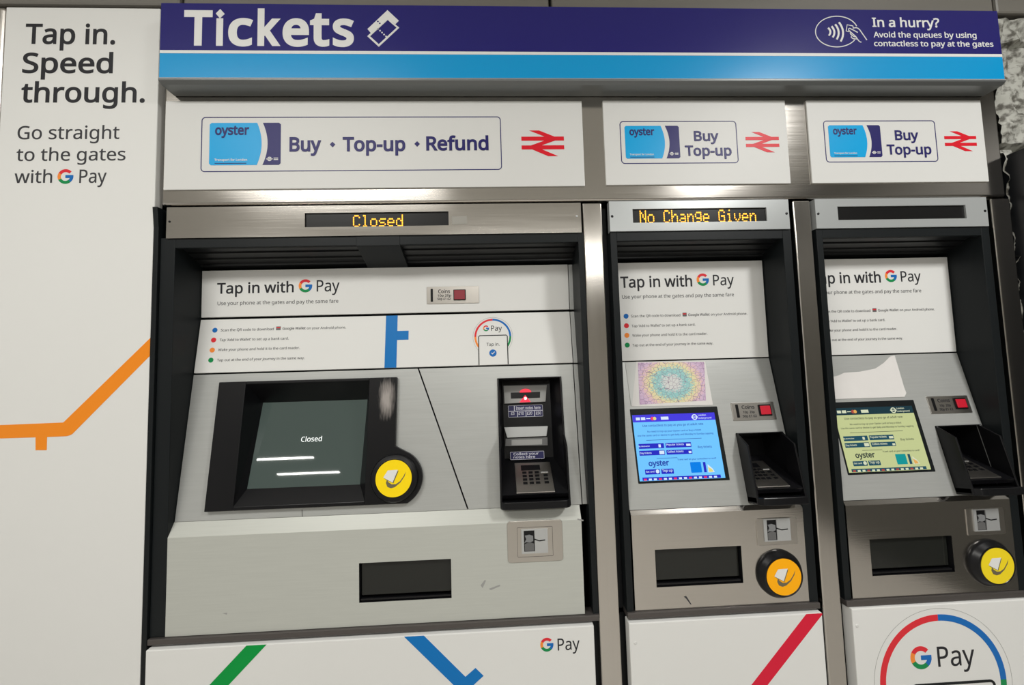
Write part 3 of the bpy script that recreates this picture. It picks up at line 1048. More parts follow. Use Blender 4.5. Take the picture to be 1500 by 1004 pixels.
def cut(v, off=0.0):
    return cut_b + (cut_t - cut_b) * v / hG + off


pad_ = -.006
sh = (scr_hole[0] + pad_, scr_hole[1] + pad_, scr_hole[2] - pad_, scr_hole[3] - pad_)
mb = MB(SATIN)
mb.box(G1, (xa, 0, sh[0], hG), -.006, 0)
mb.box(G1, (sh[0], 0, sh[2], sh[1]), -.006, 0).box(G1, (sh[0], sh[3], sh[2], hG), -.006, 0)
mb.prism(G1, [(sh[2], 0), (cut(0, -.003), 0), (cut(hG, -.003), hG), (sh[2], hG)], -.006, 0)
mb.build('screen_front', t)
Zn = zz(720, 540, .2192)
nr = G1.rect(Zn((35, 66), (470, 53), (512, 905), (62, 915)), .002)
nr = (nr[0], nr[1] + .002, nr[2], nr[3])
g_ = .001
nh = (nr[0] + g_, nr[1] + g_, nr[2] - g_, nr[3] - g_)
mb = MB(SATIN)
mb.prism(G1, [(cut(0, .001), 0), (nh[0], 0), (nh[0], hG), (cut(hG, .001), hG)], -.006, 0)
mb.box(G1, (nh[0], 0, nh[2], nh[1]), -.006, 0).box(G1, (nh[0], nh[3], nh[2], hG), -.006, 0).box(G1, (nh[2], 0, xb - .001, hG), -.006, 0)
mb.build('note_front', t)
# grey jamb strip between the boards and the right cheek
mb = MB(SATIN)
mb.box(A1, (xb + .002, z_mid, xr_, z_top), -.012, -.002).box(B1, (xb + .002, 0, xr_, hB), -.012, -.002).box(G1, (xb + .002, 0, xr_, hG), -.012, -.002)
mb.build('jamb_strip', t)

# screen surround with recessed dark screen and the bulge that carries the reader
Zb = zz(230, 520, .2987)
rc = G1.uv(578, 701, .012)
rad = G1.uv(618.6, 700, .012)[0] - rc[0]
ob = G1.rect([(320.4, 559.4), (582.5, 553.2), (575, 739), (298.9, 750.6)], .012)
sc_ = G1.at(*G1.uv(566.5, 585, .012), .012) - BASE[M1]
mb = MB(scuff(mk('scuffed_black_plastic', (0.005, 0.005, 0.006), 0.36, spec=0.28), (sc_.x, sc_.z), .023, .056))
n0, n1 = 0.0, .012
v_t, v_bt = ob[3], ob[1]
H = scr_hole
mb.box(G1, (ob[0], v_bt, H[0], v_t), n0, n1)
mb.box(G1, (H[0], H[3], H[2], v_t), n0, n1)
mb.box(G1, (H[0], v_bt, H[2], H[1]), n0, n1)
ru = ob[2]
arc_ = [(rc[0] + rad * math.cos(math.radians(a_)), rc[1] + rad * math.sin(math.radians(a_))) for a_ in range(-86, 74, 8)]
arc_ = [p for p in arc_ if p[1] > v_bt]
mb.prism(G1, [(H[2], v_bt), (rc[0], v_bt)] + arc_ + [(ru, rc[1] + rad * 1.14), (ru, v_t), (H[2], v_t)], n0, n1)
bez = mb.build('screen_bezel', t, bevel=.0015)
sb, st = G1.at(0, G1.uv(450, 713, -.016)[1], -.016), G1.at(0, G1.uv(450, 588, -.050)[1], -.050)
GS = Pl(sb, st - sb)
sr = GS.rect([(382, 590.2), (537.7, 585.7), (528.2, 711.5), (366, 715)])
MB(BLACK).loft(G1, H, .011, sr, 0.0, close=False, pl2=GS).build('bezel_recess', bez)
s_ = MB(SCR).box(GS, sr, -.004, 0).build('screen', t)
MB(SCRT).text(GS, 'Closed', 440.8, 647.2, 471, 646.8, bold=.002).build('screen_lettering', s_)
rp_c = G1.uv(576.6, 701.2, .022)
rp_r = (G1.uv(603.2, 701, .022)[0] - G1.uv(550.2, 701, .022)[0]) / 2
G1r = Pl(G1.at(0, 0, .012), G1.V)
reader(t, G1r, rp_c, rp_r / .76, YEL, h=.010, disc_r=rp_r)

# note unit: hooded pocket with slot, dispenser flap, stickers, keypad
bk = G1.rect(Zn((66, 88), (385, 84), (420, 700), (100, 700)), -.055)
hood, KP = shroud(t, G1, nr, .055, .036, G1.uv(*Zn((490, 440))[0])[1], (bk[0], nr[1] + .03, bk[2], bk[3]),
                  ((757, 723.5, .034), (752, 672, -.055)), [(752.6, 678.5), (803.3, 676.8), (815.4, 720.6), (757.7, 722.4)], n_lip=.006)
NB = -.055
so = MB(LGREY).px(G1, Zn((80, 116), (370, 110), (362, 222), (86, 236)), NB, NB + .012).build('note_slot', t, bevel=.001)
mb = MB(BLACK).px(G1, Zn((128, 162), (325, 156), (324, 196), (130, 202)), NB + .012, NB + .0125)
mb.build('slot_mouth', so)
mb = MB(REDL)
c = G1.uv(*Zn((227, 160))[0], NB + .0125)
r_ = G1.uv(*Zn((265, 160))[0], NB + .0125)[0] - c[0]
mb.prism(G1, [(c[0] + r_ * math.cos(a_), c[1] + r_ * .62 * math.sin(a_)) for a_ in [PI * i / 14 for i in range(15)]], NB + .012, NB + .0135)
mb.px(G1, Zn((225, 178), (262, 224), (188, 226)), NB + .0125, NB + .0140)
mb.mat(REDC).disc(G1, G1.uv(*Zn((227, 200))[0], NB + .0145), r_ * .24, NB + .0130, NB + .0146, 16)
mb.build('slot_lamp', so)
fo = MB(PLATE).px(G1, Zn((84, 394), (378, 385), (368, 452), (104, 464)), NB, NB + .016).build('note_flap', t, bevel=.001)
MB(MGREY).px(G1, Zn((95, 470), (374, 460), (376, 514), (92, 520)), NB, NB + .012).build('flap_base', fo)
MB(LGREY).px(G1, Zn((134, 478), (338, 472), (338, 508), (134, 514)), NB + .012, NB + .0125).build('flap_slot', fo)


def sticker(pl, quad, cells, texts, n, parent):
    r = pl.rect(quad, n)
    mb = MB(NAVYS).rrect(pl, r, .002, n - .001, n)
    mb.mat(STICKW).rframe(pl, r, .002, .0009, n, n + .0003)
    for a0, b0, a1, b1 in cells:
        w_, h_ = r[2] - r[0], r[3] - r[1]
        mb.box(pl, (r[0] + a0 * w_, r[1] + b0 * h_, r[0] + a1 * w_, r[1] + b1 * h_), n, n + .0003)
    for body, xa_, ya_, xb_, yb_, tp in texts:
        mb.text(pl, body, xa_, ya_, xb_, yb_, top=tp, bold=.02, n=n, res=2)
    return mb.build('sticker', parent)


ZT = lambda x, y: Zn((x, y))[0]
sticker(G1, Zn((111, 247), (342, 243), (344, 322), (112, 326)),
        [(0, .48, 1, .54), (.17, .5, .19, 1), (.255, 0, .275, .5), (.5, 0, .52, .5), (.745, 0, .765, .5)],
        [('Insert notes here', *ZT(164, 276), *ZT(328, 273), ZT(0, 254)[1]), ('\u00a35', *ZT(130, 310), *ZT(154, 310), ZT(0, 292)[1]),
         ('\u00a310', *ZT(180, 309), *ZT(216, 309), ZT(0, 291)[1]), ('\u00a320', *ZT(237, 308), *ZT(273, 308), ZT(0, 290)[1]),
         ('\u00a350', *ZT(296, 307), *ZT(332, 307), ZT(0, 289)[1])], NB + .002, hood)
sticker(G1, Zn((122, 558), (350, 552), (354, 604), (128, 611)), [],
        [('Collect your', *ZT(146, 580), *ZT(316, 576), ZT(0, 564)[1]), ('notes here', *ZT(146, 602), *ZT(292, 597), ZT(0, 586)[1])], NB + .012, hood)

# pale lower front with folded top edge
L1 = wall(0.0)
lz0, lz1 = .808, 1.034
ZL = zz(560, 740, .2667)
ZK = zz(200, 740, .2667)
wr = L1.rect([*ZK((1222, 320)), *ZL((378, 297), (380, 515)), *ZK((1222, 537))])
mb = MB(SATIN_L).grid(L1, (xl, lz0, .2003, lz1), [wr], -.02, 0.0)
mb.add([(x, y, z) for x in (xl, .2003) for y, z in ((0.0, lz1), (.018, 1.0635), (.03, 1.0635), (.02, lz1))],
       [(0, 1, 2, 3), (7, 6, 5, 4)] + [((i + 1) % 4, i, 4 + i, 4 + (i + 1) % 4) for i in range(4)])
mb.build('lower_front', t)
tray_window(t, L1, wr, .045)
for p in (((704, 858), (710, 850), (712, 851), (707, 862)), ((716, 863), (732, 857), (733, 859), (719, 865)), ((326, 899), (333, 898), (332, 901)), ((855, 762), (846, 760), (846, 762), (854, 764))):
    MB(LGREY).px(L1, list(p), 0, .0002).build('scuff_mark', t)
MB(MGREY).px(G1, [(441.8, 747), (443, 747), (443.4, 757.5), (442.2, 757.5)], 0, .0003).build('joint_line', t)
chip_slot(t, L1, ZL((687, 92), (990, 80), (992, 310), (688, 316)), ZL((764, 136), (908, 130), (910, 264), (765, 268)), ZL((778, 142), (836, 140), (838, 256), (778, 258)),
          step=ZL((741, 124), (936, 117), (938, 282), (742, 287)))
mb = MB(DGREY).cube(-0.832, .2345, -0.006, .03, .793, .807)
mb.build('ledge', t, bevel=.002)

# ------------------------------------------------------------------ machines two and three (narrow)
mapm = mk('zone_map_print', (0.7, 0.7, 0.7), 0.5)
nt = mapm.node_tree
b_ = nt.nodes['Principled BSDF']
tc = nt.nodes.new('ShaderNodeTexCoord')
nz = nt.nodes.new('ShaderNodeTexNoise')
nz.inputs['Scale'].default_value = 36
nz.inputs['Detail'].default_value = 5
gr = nt.nodes.new('ShaderNodeVectorMath')
gr.operation = 'LENGTH'
mp = nt.nodes.new('ShaderNodeMapping')
mp.inputs['Scale'].default_value = (1, 1, 1.25)
nt.links.new(tc.outputs['Object'], mp.inputs[0])
nt.links.new(mp.outputs[0], gr.inputs[0])
ad = nt.nodes.new('ShaderNodeMath')
ad.operation = 'MULTIPLY_ADD'
ad.inputs[1].default_value = 0.075
nt.links.new(nz.outputs[0], ad.inputs[0])
nt.links.new(gr.outputs['Value'], ad.inputs[2])
rp = nt.nodes.new('ShaderNodeValToRGB')
rp.color_ramp.interpolation = 'EASE'
el = rp.color_ramp.elements
el[0].position, el[0].color = 0.0, (0.62, 0.62, 0.60, 1)
el[1].position, el[1].color = 1.0, (0.50, 0.34, 0.50, 1)
for p_, c_ in ((.44, (.60, .61, .60)), (.50, (.25, .52, .52)), (.64, (.30, .55, .54)), (.69, (.72, .66, .34)), (.78, (.72, .60, .38)), (.84, (.66, .42, .50)), (.93, (.58, .44, .60))):
    e = el.new(p_)
    e.color = (*c_, 1)
mr = nt.nodes.new('ShaderNodeMapRange')
mr.inputs[1].default_value, mr.inputs[2].default_value = 0.0, 0.142
nt.links.new(ad.outputs[0], mr.inputs[0])
nt.links.new(mr.outputs[0], rp.inputs[0])
vo = nt.nodes.new('ShaderNodeTexVoronoi')
vo.feature = 'DISTANCE_TO_EDGE'
vo.inputs['Scale'].default_value = 85
nt.links.new(tc.outputs['Object'], vo.inputs['Vector'])
ms = nt.nodes.new('ShaderNodeMapRange')
ms.inputs[1].default_value, ms.inputs[2].default_value = 0.0, 0.05
nt.links.new(vo.outputs['Distance'], ms.inputs[0])
mx = nt.nodes.new('ShaderNodeMix')
mx.data_type = 'RGBA'
mx.inputs[6].default_value = (0.20, 0.14, 0.22, 1)
nt.links.new(ms.outputs[0], mx.inputs[0])
nt.links.new(rp.outputs[0], mx.inputs[7])
nt.links.new(mx.outputs[2], b_.inputs['Base Color'])


def screen_ui(t, pl, k, pal):
    """touch screen: bezel, lit face and its printed layout"""
    ZS = zz(910, 590, .1265)
    n = .0005
    br = pl.rect(ZS((95, 80), (1105, 42), (1265, 895), (205, 945)), .001)
    bz = MB(BLACKM).rrect(pl, br, .002, -.001, n).build('screen_bezel', t)
    sr = pl.rect(ZS((120, 150), (1073, 112), (1206, 868), (222, 918)), n)
    s_ = MB(pal['face']).box(pl, sr, n, n + .0006).build('screen', t)
    n += .0006
    P = lambda x, y: ZS((x, y))[0]
    e = .0003
    mb = MB()
    q = pl.rect(ZS((122, 150), (1073, 112), (1090, 195), (136, 235)), n)
    mb.mat(pal['bar']).box(pl, (sr[0], q[1], sr[2], sr[3]), n, n + e)
    mb.mat(pal['btn'])
    for c in (((198, 480), (492, 470), (497, 528), (208, 538)), ((510, 468), (806, 458), (812, 514), (518, 526)),
              ((206, 560), (500, 550), (508, 605), (214, 618)), ((522, 552), (818, 540), (824, 592), (528, 606)),
              ((274, 778), (446, 770), (450, 828), (280, 838)), ((462, 770), (606, 764), (610, 822), (468, 830))):
        mb.rrect(pl, pl.rect(ZS(*c), n), .0012, n, n + e)
    q = pl.rect(ZS((245, 872), (1150, 832), (1155, 872), (250, 912)), n)
    mb.box(pl, (q[0], sr[1] + .001, q[2], q[3]), n, n + e)
    ln = lambda x0, y0, x1, y1: mb.px(pl, [P(x0, y0), P(x1, y1), P(x1, y1 + 5), P(x0, y0 + 5)], n, n + e)
    mb.mat(pal['txt'])
    ln(290, 436, 930, 410)
    ln(410, 645, 650, 636)
    mb.mat(pal['white'])
    for c in (((168, 175), (215, 172), (216, 205), (170, 208)), ((228, 172), (277, 170), (278, 203), (229, 206)), ((458, 165), (545, 162), (547, 196), (460, 200)),
              ((290, 182), (335, 180), (335, 190), (290, 192)), ((440, 560), (496, 557), (500, 596), (445, 600)), ((430, 486), (455, 485), (460, 518), (434, 520)),
              ((750, 478), (800, 474), (804, 500), (756, 504)), ((780, 562), (812, 560), (814, 584), (784, 586))):
        mb.box(pl, pl.rect(ZS(*c), n + e), n + e, n + 2 * e)
    c = pl.uv(*P(848, 168), n)
    r = pl.uv(*P(880, 168), n)[0] - c[0]
    mb.oval(pl, c, r, r, r * .35, n + e, n + 2 * e, 28)
    mb.box(pl, (c[0] - r * 1.2, c[1] - r * .15, c[0] + r * 1.2, c[1] + r * .15), n + e, n + 2 * e)
    c = pl.uv(*P(420, 798), n)
    mb.disc(pl, c, r * .62, n + e, n + 2 * e, 20)
    mb.mat(pal['red'])
    c = pl.uv(*P(360, 186), n)
    mb.disc(pl, c, r * .65, n + e, n + 2 * e, 20)
    mb.mat(pal['orange']).disc(pl, (c[0] + r * .8, c[1]), r * .6, n + e, n + 2.4 * e, 20)
    for i in range(15):
        mb.mat(pal['white' if i % 3 else 'red'])
        x, y = 262 + 58 * i, 884 - 2.5 * i
        q = pl.rect([P(x, y), P(x + 34, y - 1), P(x + 34, y + 20), P(x, y + 22)], n)
        mb.box(pl, q, n + e, n + 2 * e)
    q = pl.rect(ZS((796, 692), (920, 686), (936, 808), (812, 816)), n)
    mb.mat(pal['card']).rrect(pl, q, .002, n, n + e)
    q = pl.rect(ZS((944, 690), (972, 688), (992, 806), (962, 810)), n)
    mb.mat(pal['btn']).box(pl, q, n, n + e)
    mb.mat(pal['white'])
    mb.px(pl, [P(1000, 715), P(1060, 765), P(1084, 805), P(1010, 810)], n, n + e)
    mb.mat(pal['orange']).px(pl, [P(1005, 745), P(1050, 770), P(1068, 800), P(1020, 805)], n + e, n + 2 * e)
    mb.build('screen_layout', s_)
    mb = Lines(pal['txt'])
    kw = dict(bold=.008, n=n, th=.0003, res=2)
    mb.text(pl, 'Use contactless to pay as you go at adult rate', *P(248, 284), *P(950, 256), **kw)
    mb.text(pl, 'No need to top up your Oyster card or buy a ticket', *P(304, 348), *P(925, 324), **kw)
    mb.text(pl, 'Use the same card or device to get daily and Monday to Sunday capping', *P(190, 396), *P(1066, 364), **kw)
    mb.text(pl, 'Buy tickets', *P(890, 528), *P(1050, 520), **kw)
    mb.text(pl, 'Travel card on your contactless to card?', *P(652, 672), *P(1100, 650), **kw)
    mb.text(pl, 'oyster', *P(320, 738), *P(556, 724), bold=.028, n=n, th=.0003)
    mb.mat(pal['white'])
    kw = dict(bold=.01, n=n + e, th=.0003, res=2)
    mb.text(pl, 'By destination', *P(204, 516), *P(330, 511), **kw)
    mb.text(pl, 'Popular tickets', *P(524, 500), *P(725, 492), **kw)
    mb.text(pl, 'Day tickets', *P(218, 598), *P(352, 592), **kw)
    mb.text(pl, 'Collect tickets', *P(538, 582), *P(722, 574), **kw)
    mb.text(pl, 'Get card', *P(288, 812), *P(384, 808), **kw)
    mb.text(pl, 'Top up', *P(476, 804), *P(596, 799), **kw)
    mb.text(pl, 'London', *P(892, 156), *P(980, 152), **kw)
    mb.text(pl, 'Underground', *P(892, 190), *P(1044, 182), **kw)
    mb.build('screen_lettering', s_)


PAL2 = dict(face=glow('lcd_sky', (112, 196, 255), .95), bar=glow('lcd_violet', (70, 60, 226)), btn=glow('lcd_navy', (40, 44, 196)), txt=glow('lcd_ink', (36, 70, 170)),
            white=glow('lcd_white', (220, 236, 255)), red=glow('lcd_red', (240, 60, 110)), orange=glow('lcd_yellow', (226, 220, 130)), card=glow('lcd_blue', (0, 128, 234)))
PAL3 = dict(face=glow('lcd_cream', (200, 208, 150), .85), bar=glow('lcd_teal_dark', (28, 56, 66)), btn=glow('lcd_teal', (34, 78, 96)), txt=glow('lcd_dark', (60, 70, 62)),
            white=glow('lcd_offwhite', (214, 220, 190)), red=glow('lcd_dullred', (170, 74, 66)), orange=glow('lcd_orange', (226, 170, 92)), card=glow('lcd_cyan', (20, 148, 150)))


def narrow_machine(label, dx, led, pad, pal):
    sh_ = lambda pl: pl.shifted(dx)
    t = thing('ticket_machine', label, 'ticket machine', (0.55 + dx, 0.0, 0.79), 'ticket machines under the header sign')
    xl, xr = 0.3225, 0.7705
    ol, orr = 0.3055, 0.7935
    X = lambda a, b: (a + dx, b + dx)
    mb = MB(BLACKM)
    mb.cube(*X(ol, xl), 0.0, .12, .80, 1.765).cube(*X(xr, orr), 0.0, .12, .80, 1.765).cube(*X(xl, xr), 0.0, .012, 1.740, 1.765)
    mb.build('frame', t, bevel=.001)
    mb = MB(RECESS)
    mb.cube(*X(.2875, .8030), .122, .30, .75, 1.845).cube(*X(xl, xr), .012, .122, 1.753, 1.765)
    mb.cube(*X(.2875, ol - .0005), .03, .122, .80, 1.84).cube(*X(orr + .0005, .8030), .03, .122, .80, 1.84)
    mb.build('cabinet', t)
    for y, z in ((0.028, 1.742), (0.050, 1.732), (0.072, 1.722), (0.090, 1.712)):
        MB(SLAT).add([(x + dx, y + dy, z + dz) for x in (xl, xr) for dy, dz in ((-.010, .004), (.010, -.002), (.010, .003), (-.010, .009))],
                     [(0, 1, 2, 3), (7, 6, 5, 4), (0, 4, 5, 1), (1, 5, 6, 2), (2, 6, 7, 3), (3, 7, 4, 0)]).build('louvre_slat', t)
    D = sh_(wall(-.004))
    r = D.rect([(892, 294), (1156, 291.4), (1156, 335.9), (893.8, 340.3)])
    r = (r[0], 1.7645, r[2], 1.845)
    Z8b = zz(840, 280, .2987)
    wr = D.rect(Z8b((291, 88), (948, 80), (948, 147), (291, 156)))
    d_ = MB(SILVER).grid(D, r, [wr], -.018, 0).build('display_fascia', t, bevel=.001)
    MB(LEDW).rrect(D, (wr[0] - .002, wr[1] - .002, wr[2] + .002, wr[3] + .002), .003, -.008, -.004).build('display_window', d_)
    if led:
        at = 0
        for word in led.split():
            mb = MB(LEDM)
            led_text(mb, D, led, 937.5, 309.8, 1107, 324.2, -.0038, at, at + len(word) - 1)
            mb.build('led_lettering', d_)
            at += len(word) + 1
    for p in Z8b((190, 124), (1045, 110)):
        MB(BLACK).lathe(D, D.uv(*p), [(.0036, 0), (.0030, .001), (.0014, .0014)], 16).build('screw', d_)
    # advert board
    A = sh_(wall(.082))
    zt_, zm_ = 1.7035, 1.4262
    xa, xb = xl + .002 + dx, .7685 + dx
    p_ = MB(WHITE).box(A, (xa, zm_, xb, zt_), -.01, 0).build('advert_board', t, bevel=.0008)
    Q = lambda x, y: Z8b((x, y))[0]
    mb = Lines(INK)
    mb.text(A, 'Tap in with', *Q(231, 475), *Q(583, 466), top=Q(231, 421)[1], fnt=GEO, bold=.015)
    mb.text(A, 'Pay', *Q(686, 463), *Q(788, 461), top=Q(686, 411)[1], fnt=GEO, bold=.006)
    mb.mat(INKG).text(A, 'Use your phone at the gates and pay the same fare', *Q(239, 528), *Q(787, 516), fnt=GEO, bold=.002, res=3)
    kw = dict(fnt=GEO, bold=.002, res=2)
    mb.text(A, 'Scan the QR code to download', *Q(283, 620), *Q(524, 615), **kw)
    mb.text(A, 'Google Wallet', *Q(563, 613), *Q(668, 611), fnt=GEO, bold=.014, res=2)
    mb.text(A, GW, *Q(674, 611), *Q(852, 607), **kw)
    mb.text(A, 'Tap \u2018Add to Wallet\u2019 to set up a bank card.', *Q(286, 668), *Q(598, 661), **kw)
    mb.text(A, 'Wake your phone and hold it to the card reader.', *Q(289, 714), *Q(657, 706), **kw)
    mb.text(A, 'Tap out at the end of your journey in the same way.', *Q(290, 762), *Q(685, 753), **kw)
    mb.build('lettering', p_)
    mb = MB()
    g_logo(mb, A, (*Q(604, 404), *Q(664, 466)), 0)
    mb.build('logo', p_)
    mb = MB()
    for mt, x, y in ((G_BLUE, 258, 614), (G_RED, 260, 661), (G_YEL, 262, 708), (G_GRN, 264, 756)):
        c = A.uv(*Q(x, y))
        MB(mt).disc(A, c, A.uv(*Q(x + 12, y))[0] - c[0], 0, .0004, 28).build('bullet_dot', p_)
    q = A.rect([Q(535, 597), Q(555, 597), Q(555, 615), Q(535, 615)])
    mb.mat(MGREY).rrect(A, q, .001, 0, .0004)
    mb.mat(G_RED).box(A, (q[0] + .001, q[3] - .005, q[2] - .001, q[3] - .002), .0004, .0006)
    mb.build('app_icon', p_)
    # sloping grey front
    G = slope(.082, 1.4225, .004, 1.0500, dx)
    hG_ = math.hypot(.078, .3725)
    Zh = zz(1060, 570, .1892)
    tl, tr = G.uv(*Zh((92, 341))[0]), G.uv(*Zh((440, 331))[0])
    vb_ = G.uv(1096, 738)[1]
    nr = (tl[0], max(vb_, .008), tr[0] + .004, (tl[1] + tr[1]) / 2)
    nh = (nr[0] + .001, nr[1] + .001, nr[2] - .001, nr[3] - .001)
    MB(SATIN).grid(G, (xa, 0, xb, hG_), [nh], -.006, 0).build('screen_front', t)
    screen_ui(t, G, 1, pal)
    Zc = zz(1060, 570, .1892)
    C = lambda x, y: Zc((x, y))[0]
    coin_plate(t, G, Zc((55, 109), (384, 99), (410, 234), (80, 249)), Zc((90, 122), (112, 121), (124, 222), (104, 224)),
               [('Coins', *C(141, 154), *C(240, 152), C(0, 128)[1]), ('10p  20p', *C(152, 189), *C(242, 186), C(0, 171)[1]), ('50p \u00a31 \u00a32', *C(150, 221), *C(258, 216), C(0, 203)[1])],
               Zc((278, 132), (354, 129), (368, 196), (290, 199)), REDB, .0035)
    hood, KP = shroud(t, G, nr, .085, .040, nr[3] - .004, (nr[0], nr[1] + .02, nr[2], nr[3]),
                      ((1100.7, 716.5, .036), (1100, 668, -.075)), Zc((150, 560), (300, 555), (515, 745), (185, 772)), n_lip=.010)
    # steel lower front
    L = sh_(wall(0.0))
    Zl = zz(880, 730, .27293)
    wr = L.rect(Zl((290, 279), (753, 255), (765, 455), (300, 481)))
    mb = MB(STEEL_H).grid(L, (.3262 + dx, .808, .7700 + dx, 1.038), [wr], -.02, 0)
    mb.add([(x + dx, y, z) for x in (.3262, .7700) for y, z in ((0.0, 1.038), (.006, 1.048), (.02, 1.048), (.02, 1.038))],
           [(0, 1, 2, 3), (7, 6, 5, 4)] + [((i + 1) % 4, i, 4 + i, 4 + (i + 1) % 4) for i in range(4)])
    mb.build('lower_front', t)
    tray_window(t, L, wr, .045)
    chip_slot(t, L, Zl((836, 110), (1048, 104), (1056, 247), (840, 257)), Zl((873, 113), (1016, 107), (1020, 229), (880, 233)), Zl((890, 118), (942, 116), (948, 226), (896, 229)), n=.0015)
    c = L.uv(*Zl((962, 408))[0], .004)
    r_ = L.uv(*Zl((1083, 408))[0], .004)[0] - c[0]
    dr = (L.uv(*Zl((1072, 424))[0], .016)[0] - L.uv(*Zl((887, 424))[0], .016)[0]) / 2
    reader(t, L, c, r_, pad, h=.018, disc_r=dr)
    MB(DGREY).cube(*X(.3045, .7935), -.006, .03, .7925, .807).build('ledge', t, bevel=.002)
    return t, G, L


M2, G2, L2 = narrow_machine('narrow middle ticket machine with bright blue touch screen and No Change Given display', 0.0, 'No Change Given', YEL_D, PAL2)
M3, G3, L3 = narrow_machine('narrow ticket machine at the right with blank display and cream green touch screen', 0.5580, None, YEL_L, PAL3)

# scuff on the middle machine's steel front
Zl = zz(880, 730, .27293)
o = MB(INKG).px(L2, Zl((446, 530), (458, 526), (464, 533), (488, 572), (480, 570), (458, 540)), 0, .0003).build('scratch_mark', M2)

# papers stuck above the screens
Zp = zz(880, 510, .23898)
mapw = G2.uv(*Zp((436, 215))[0])
o = thing('paper_map', 'colourful paper zone map taped above the blue touch screen', 'map', tuple(G2.at(*mapw)), )
MB(PAPER).px(G2, Zp((218, 84), (640, 82), (688, 350), (189, 358)), .0002, .0010).build('sheet', o)
MB(SLEEVE).px(G2, Zp((150, 88), (219, 85), (192, 350), (186, 352)), .0002, .0012).build('clear_sleeve', o)
MB(mapm).px(G2, Zp((228, 90), (634, 86), (645, 322), (238, 348)), .0010, .0013).build('map_print', o)
Zq = zz(1180, 510, .23898)
pts = Zq((120, 190), (205, 168), (238, 152), (330, 146), (430, 126), (480, 92), (520, 52), (546, 46), (575, 140), (604, 240), (618, 276), (606, 300), (400, 306), (120, 316))
G3u = slope(.082, 1.4225, .004, 1.0500)
o = MB(PAPER).px(G3u, pts, .0002, .0014).build('torn_paper', base=tuple(G3u.at(*G3u.uv(1300, 583))))
tag(o, 'torn white paper remnant stuck above the cream green touch screen', 'paper')

# ------------------------------------------------------------------ white advert fronts under the machines
PL = wall(-0.012)


def plinth(label, a, b, ztop):
    t = thing('plinth_panel', label, 'advert panel', ((a + b) / 2, 0.0, 0.0), 'white advert panels under the machines')
    MB(WHITE).box(PL, (a, 0.03, b, ztop), -.03, 0).build('panel', t, bevel=.002)
    return t


z_pl = .787
t = plinth('wide white lower panel with green and blue lines under the large left machine', -0.829, .2185, z_pl)
vt_ = z_pl - .001


def clip(pts, r):
    """polygon trimmed to the panel rectangle"""
    for ax, lim, sg in ((0, r[0], 1), (0, r[2], -1), (1, r[1], 1), (1, r[3], -1)):
        out = []
        for p, q in zip(pts, pts[1:] + pts[:1]):
            dp, dq = sg * (p[ax] - lim), sg * (q[ax] - lim)
            if dp >= 0:
                out.append(p)
            if dp * dq < 0:
                k = dp / (dp - dq)
                out.append((p[0] + (q[0] - p[0]) * k, p[1] + (q[1] - p[1]) * k))
        pts = out
    return pts


def band(mb, pl, tl, tr, bl, br, lo=None):
    """printed band that runs from the panel's top edge along a measured direction down to v = lo"""
    p = [pl.uv(*q) for q in (tl, tr, bl, br)]
    ext = lambda a, b, v: a[0] + (b[0] - a[0]) * (v - a[1]) / (b[1] - a[1])
    lo = 0.06 if lo is None else lo
    mb.prism(pl, clip([(ext(p[0], p[2], vt_), vt_), (ext(p[1], p[3], vt_), vt_), (ext(p[1], p[3], lo), lo), (ext(p[0], p[2], lo), lo)],
                      (-.8285, .06, .2180, vt_)), 0, .0004)


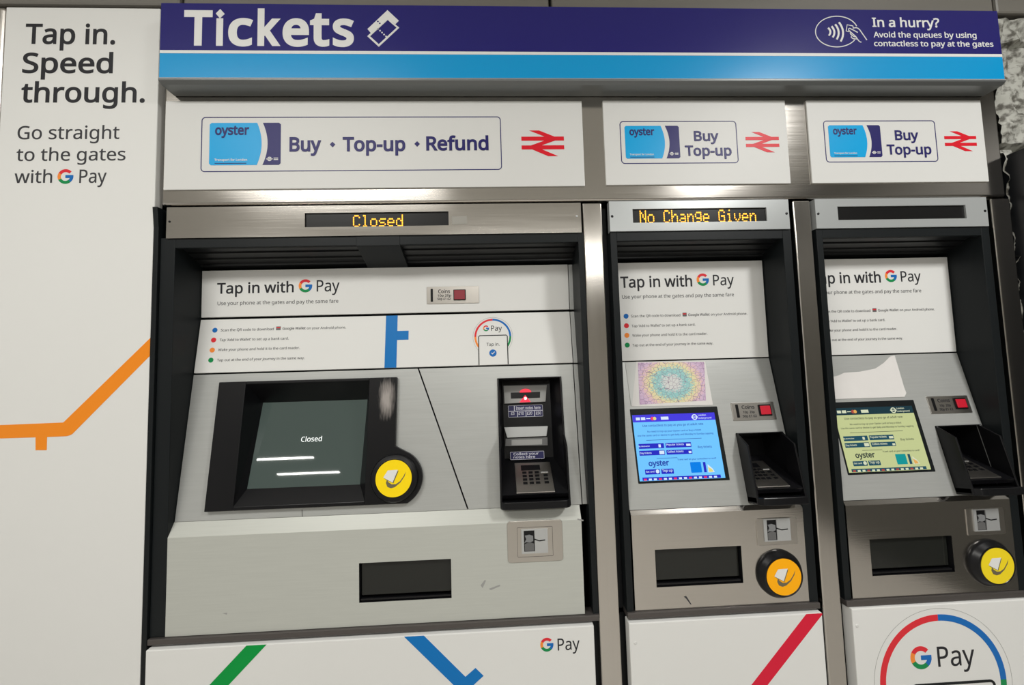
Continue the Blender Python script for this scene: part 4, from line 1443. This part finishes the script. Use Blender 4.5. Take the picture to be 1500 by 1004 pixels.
mb = MB(L_GRN)
q = ZK((630, 745), (740, 740), (400, 990), (506, 990))
band(mb, PL, *q)
mb.build('line_graphic', t)
mb = MB(L_BLU)
q = ZL((98, 703), (205, 695), (392, 990), (500, 990))
band(mb, PL, q[0], q[1], q[2], ZL((462, 950))[0])
mb.px(PL, ZL((440, 960), (512, 897), (556, 940), (480, 1010)), 0, .0006)
mb.build('line_graphic', t)
mb = MB()
g_logo(mb, PL, (*ZL((868, 730))[0], *ZL((940, 806))[0]), 0)
mb.mat(INK).text(PL, 'Pay', *ZL((964, 798))[0], *ZL((1085, 795))[0], top=ZL((0, 733))[0][1], fnt=GEO, bold=.004)
mb.build('logo', t)
t = plinth('white lower panel with one red diagonal line under the middle machine', .3046, .7915, z_pl)
mb = MB(L_RED)
q = [PL.uv(*p) for p in Zl((1115, 607), (808, 1004), (895, 1004), (1168, 652))]
k_ = (q[1][0] - q[0][0]) / (q[1][1] - q[0][1])
k2 = (q[2][0] - q[3][0]) / (q[2][1] - q[3][1])
xe = .7910
mb.prism(PL, clip([(q[0][0] + (vt_ - q[0][1]) * k_, vt_), (xe, vt_), (xe, q[3][1] + (xe - q[3][0]) / k2),
               (q[2][0] + (.06 - q[2][1]) * k2, .06), (q[0][0] + (.06 - q[0][1]) * k_, .06)], (.3050, .06, .7912, vt_)), 0, .0004)
mb.build('line_graphic', t)
MB(SIGNW).lathe(PL, PL.uv(*Zl((186, 778))[0]), [(.004, 0), (.0036, .001), (.002, .0014)], 16).build('screw_cap', t)
t = plinth('white lower panel with a big coloured ring logo under the right machine', .8680, 1.3615, z_pl + .0045)
Zr = zz(1160, 730, .27293)
c = PL.uv(*Zr((815, 994))[0])
r_ = (PL.uv(*Zr((1165, 1000))[0])[0] - PL.uv(*Zr((485, 1000))[0])[0]) / 2
pay_ring('ring_logo', PL, c, r_, t, r_ * .092, r_ * 1.092, None)
mb = MB()
g_logo(mb, PL, (*Zr((636, 792))[0], *Zr((749, 922))[0]), 0)
mb.mat(INK).text(PL, 'Pay', *Zr((786, 906))[0], *Zr((985, 893))[0], top=Zr((0, 798))[0][1], fnt=GEO, bold=.004)
mb.build('logo', t)
q0, q1 = PL.uv(*Zr((640, 1001))[0]), PL.uv(*Zr((1090, 972))[0])
mb = MB(BLACKM).rframe(PL, (q0[0], q0[1] - .24, q1[0], (q0[1] + q1[1]) / 2), .014, .006, 0, .0008)
mb.build('phone_graphic', t)
MB(SIGNW).lathe(PL, PL.uv(*Zr((350, 686))[0]), [(.004, 0), (.0036, .001), (.002, .0014)], 16).build('screw_cap', t)

# dark plinth body behind the lower panels
o = MB(RECESS).cube(-.832, 1.364, .031, .30, 0.0, .788).build('trim_7')
structure(o)
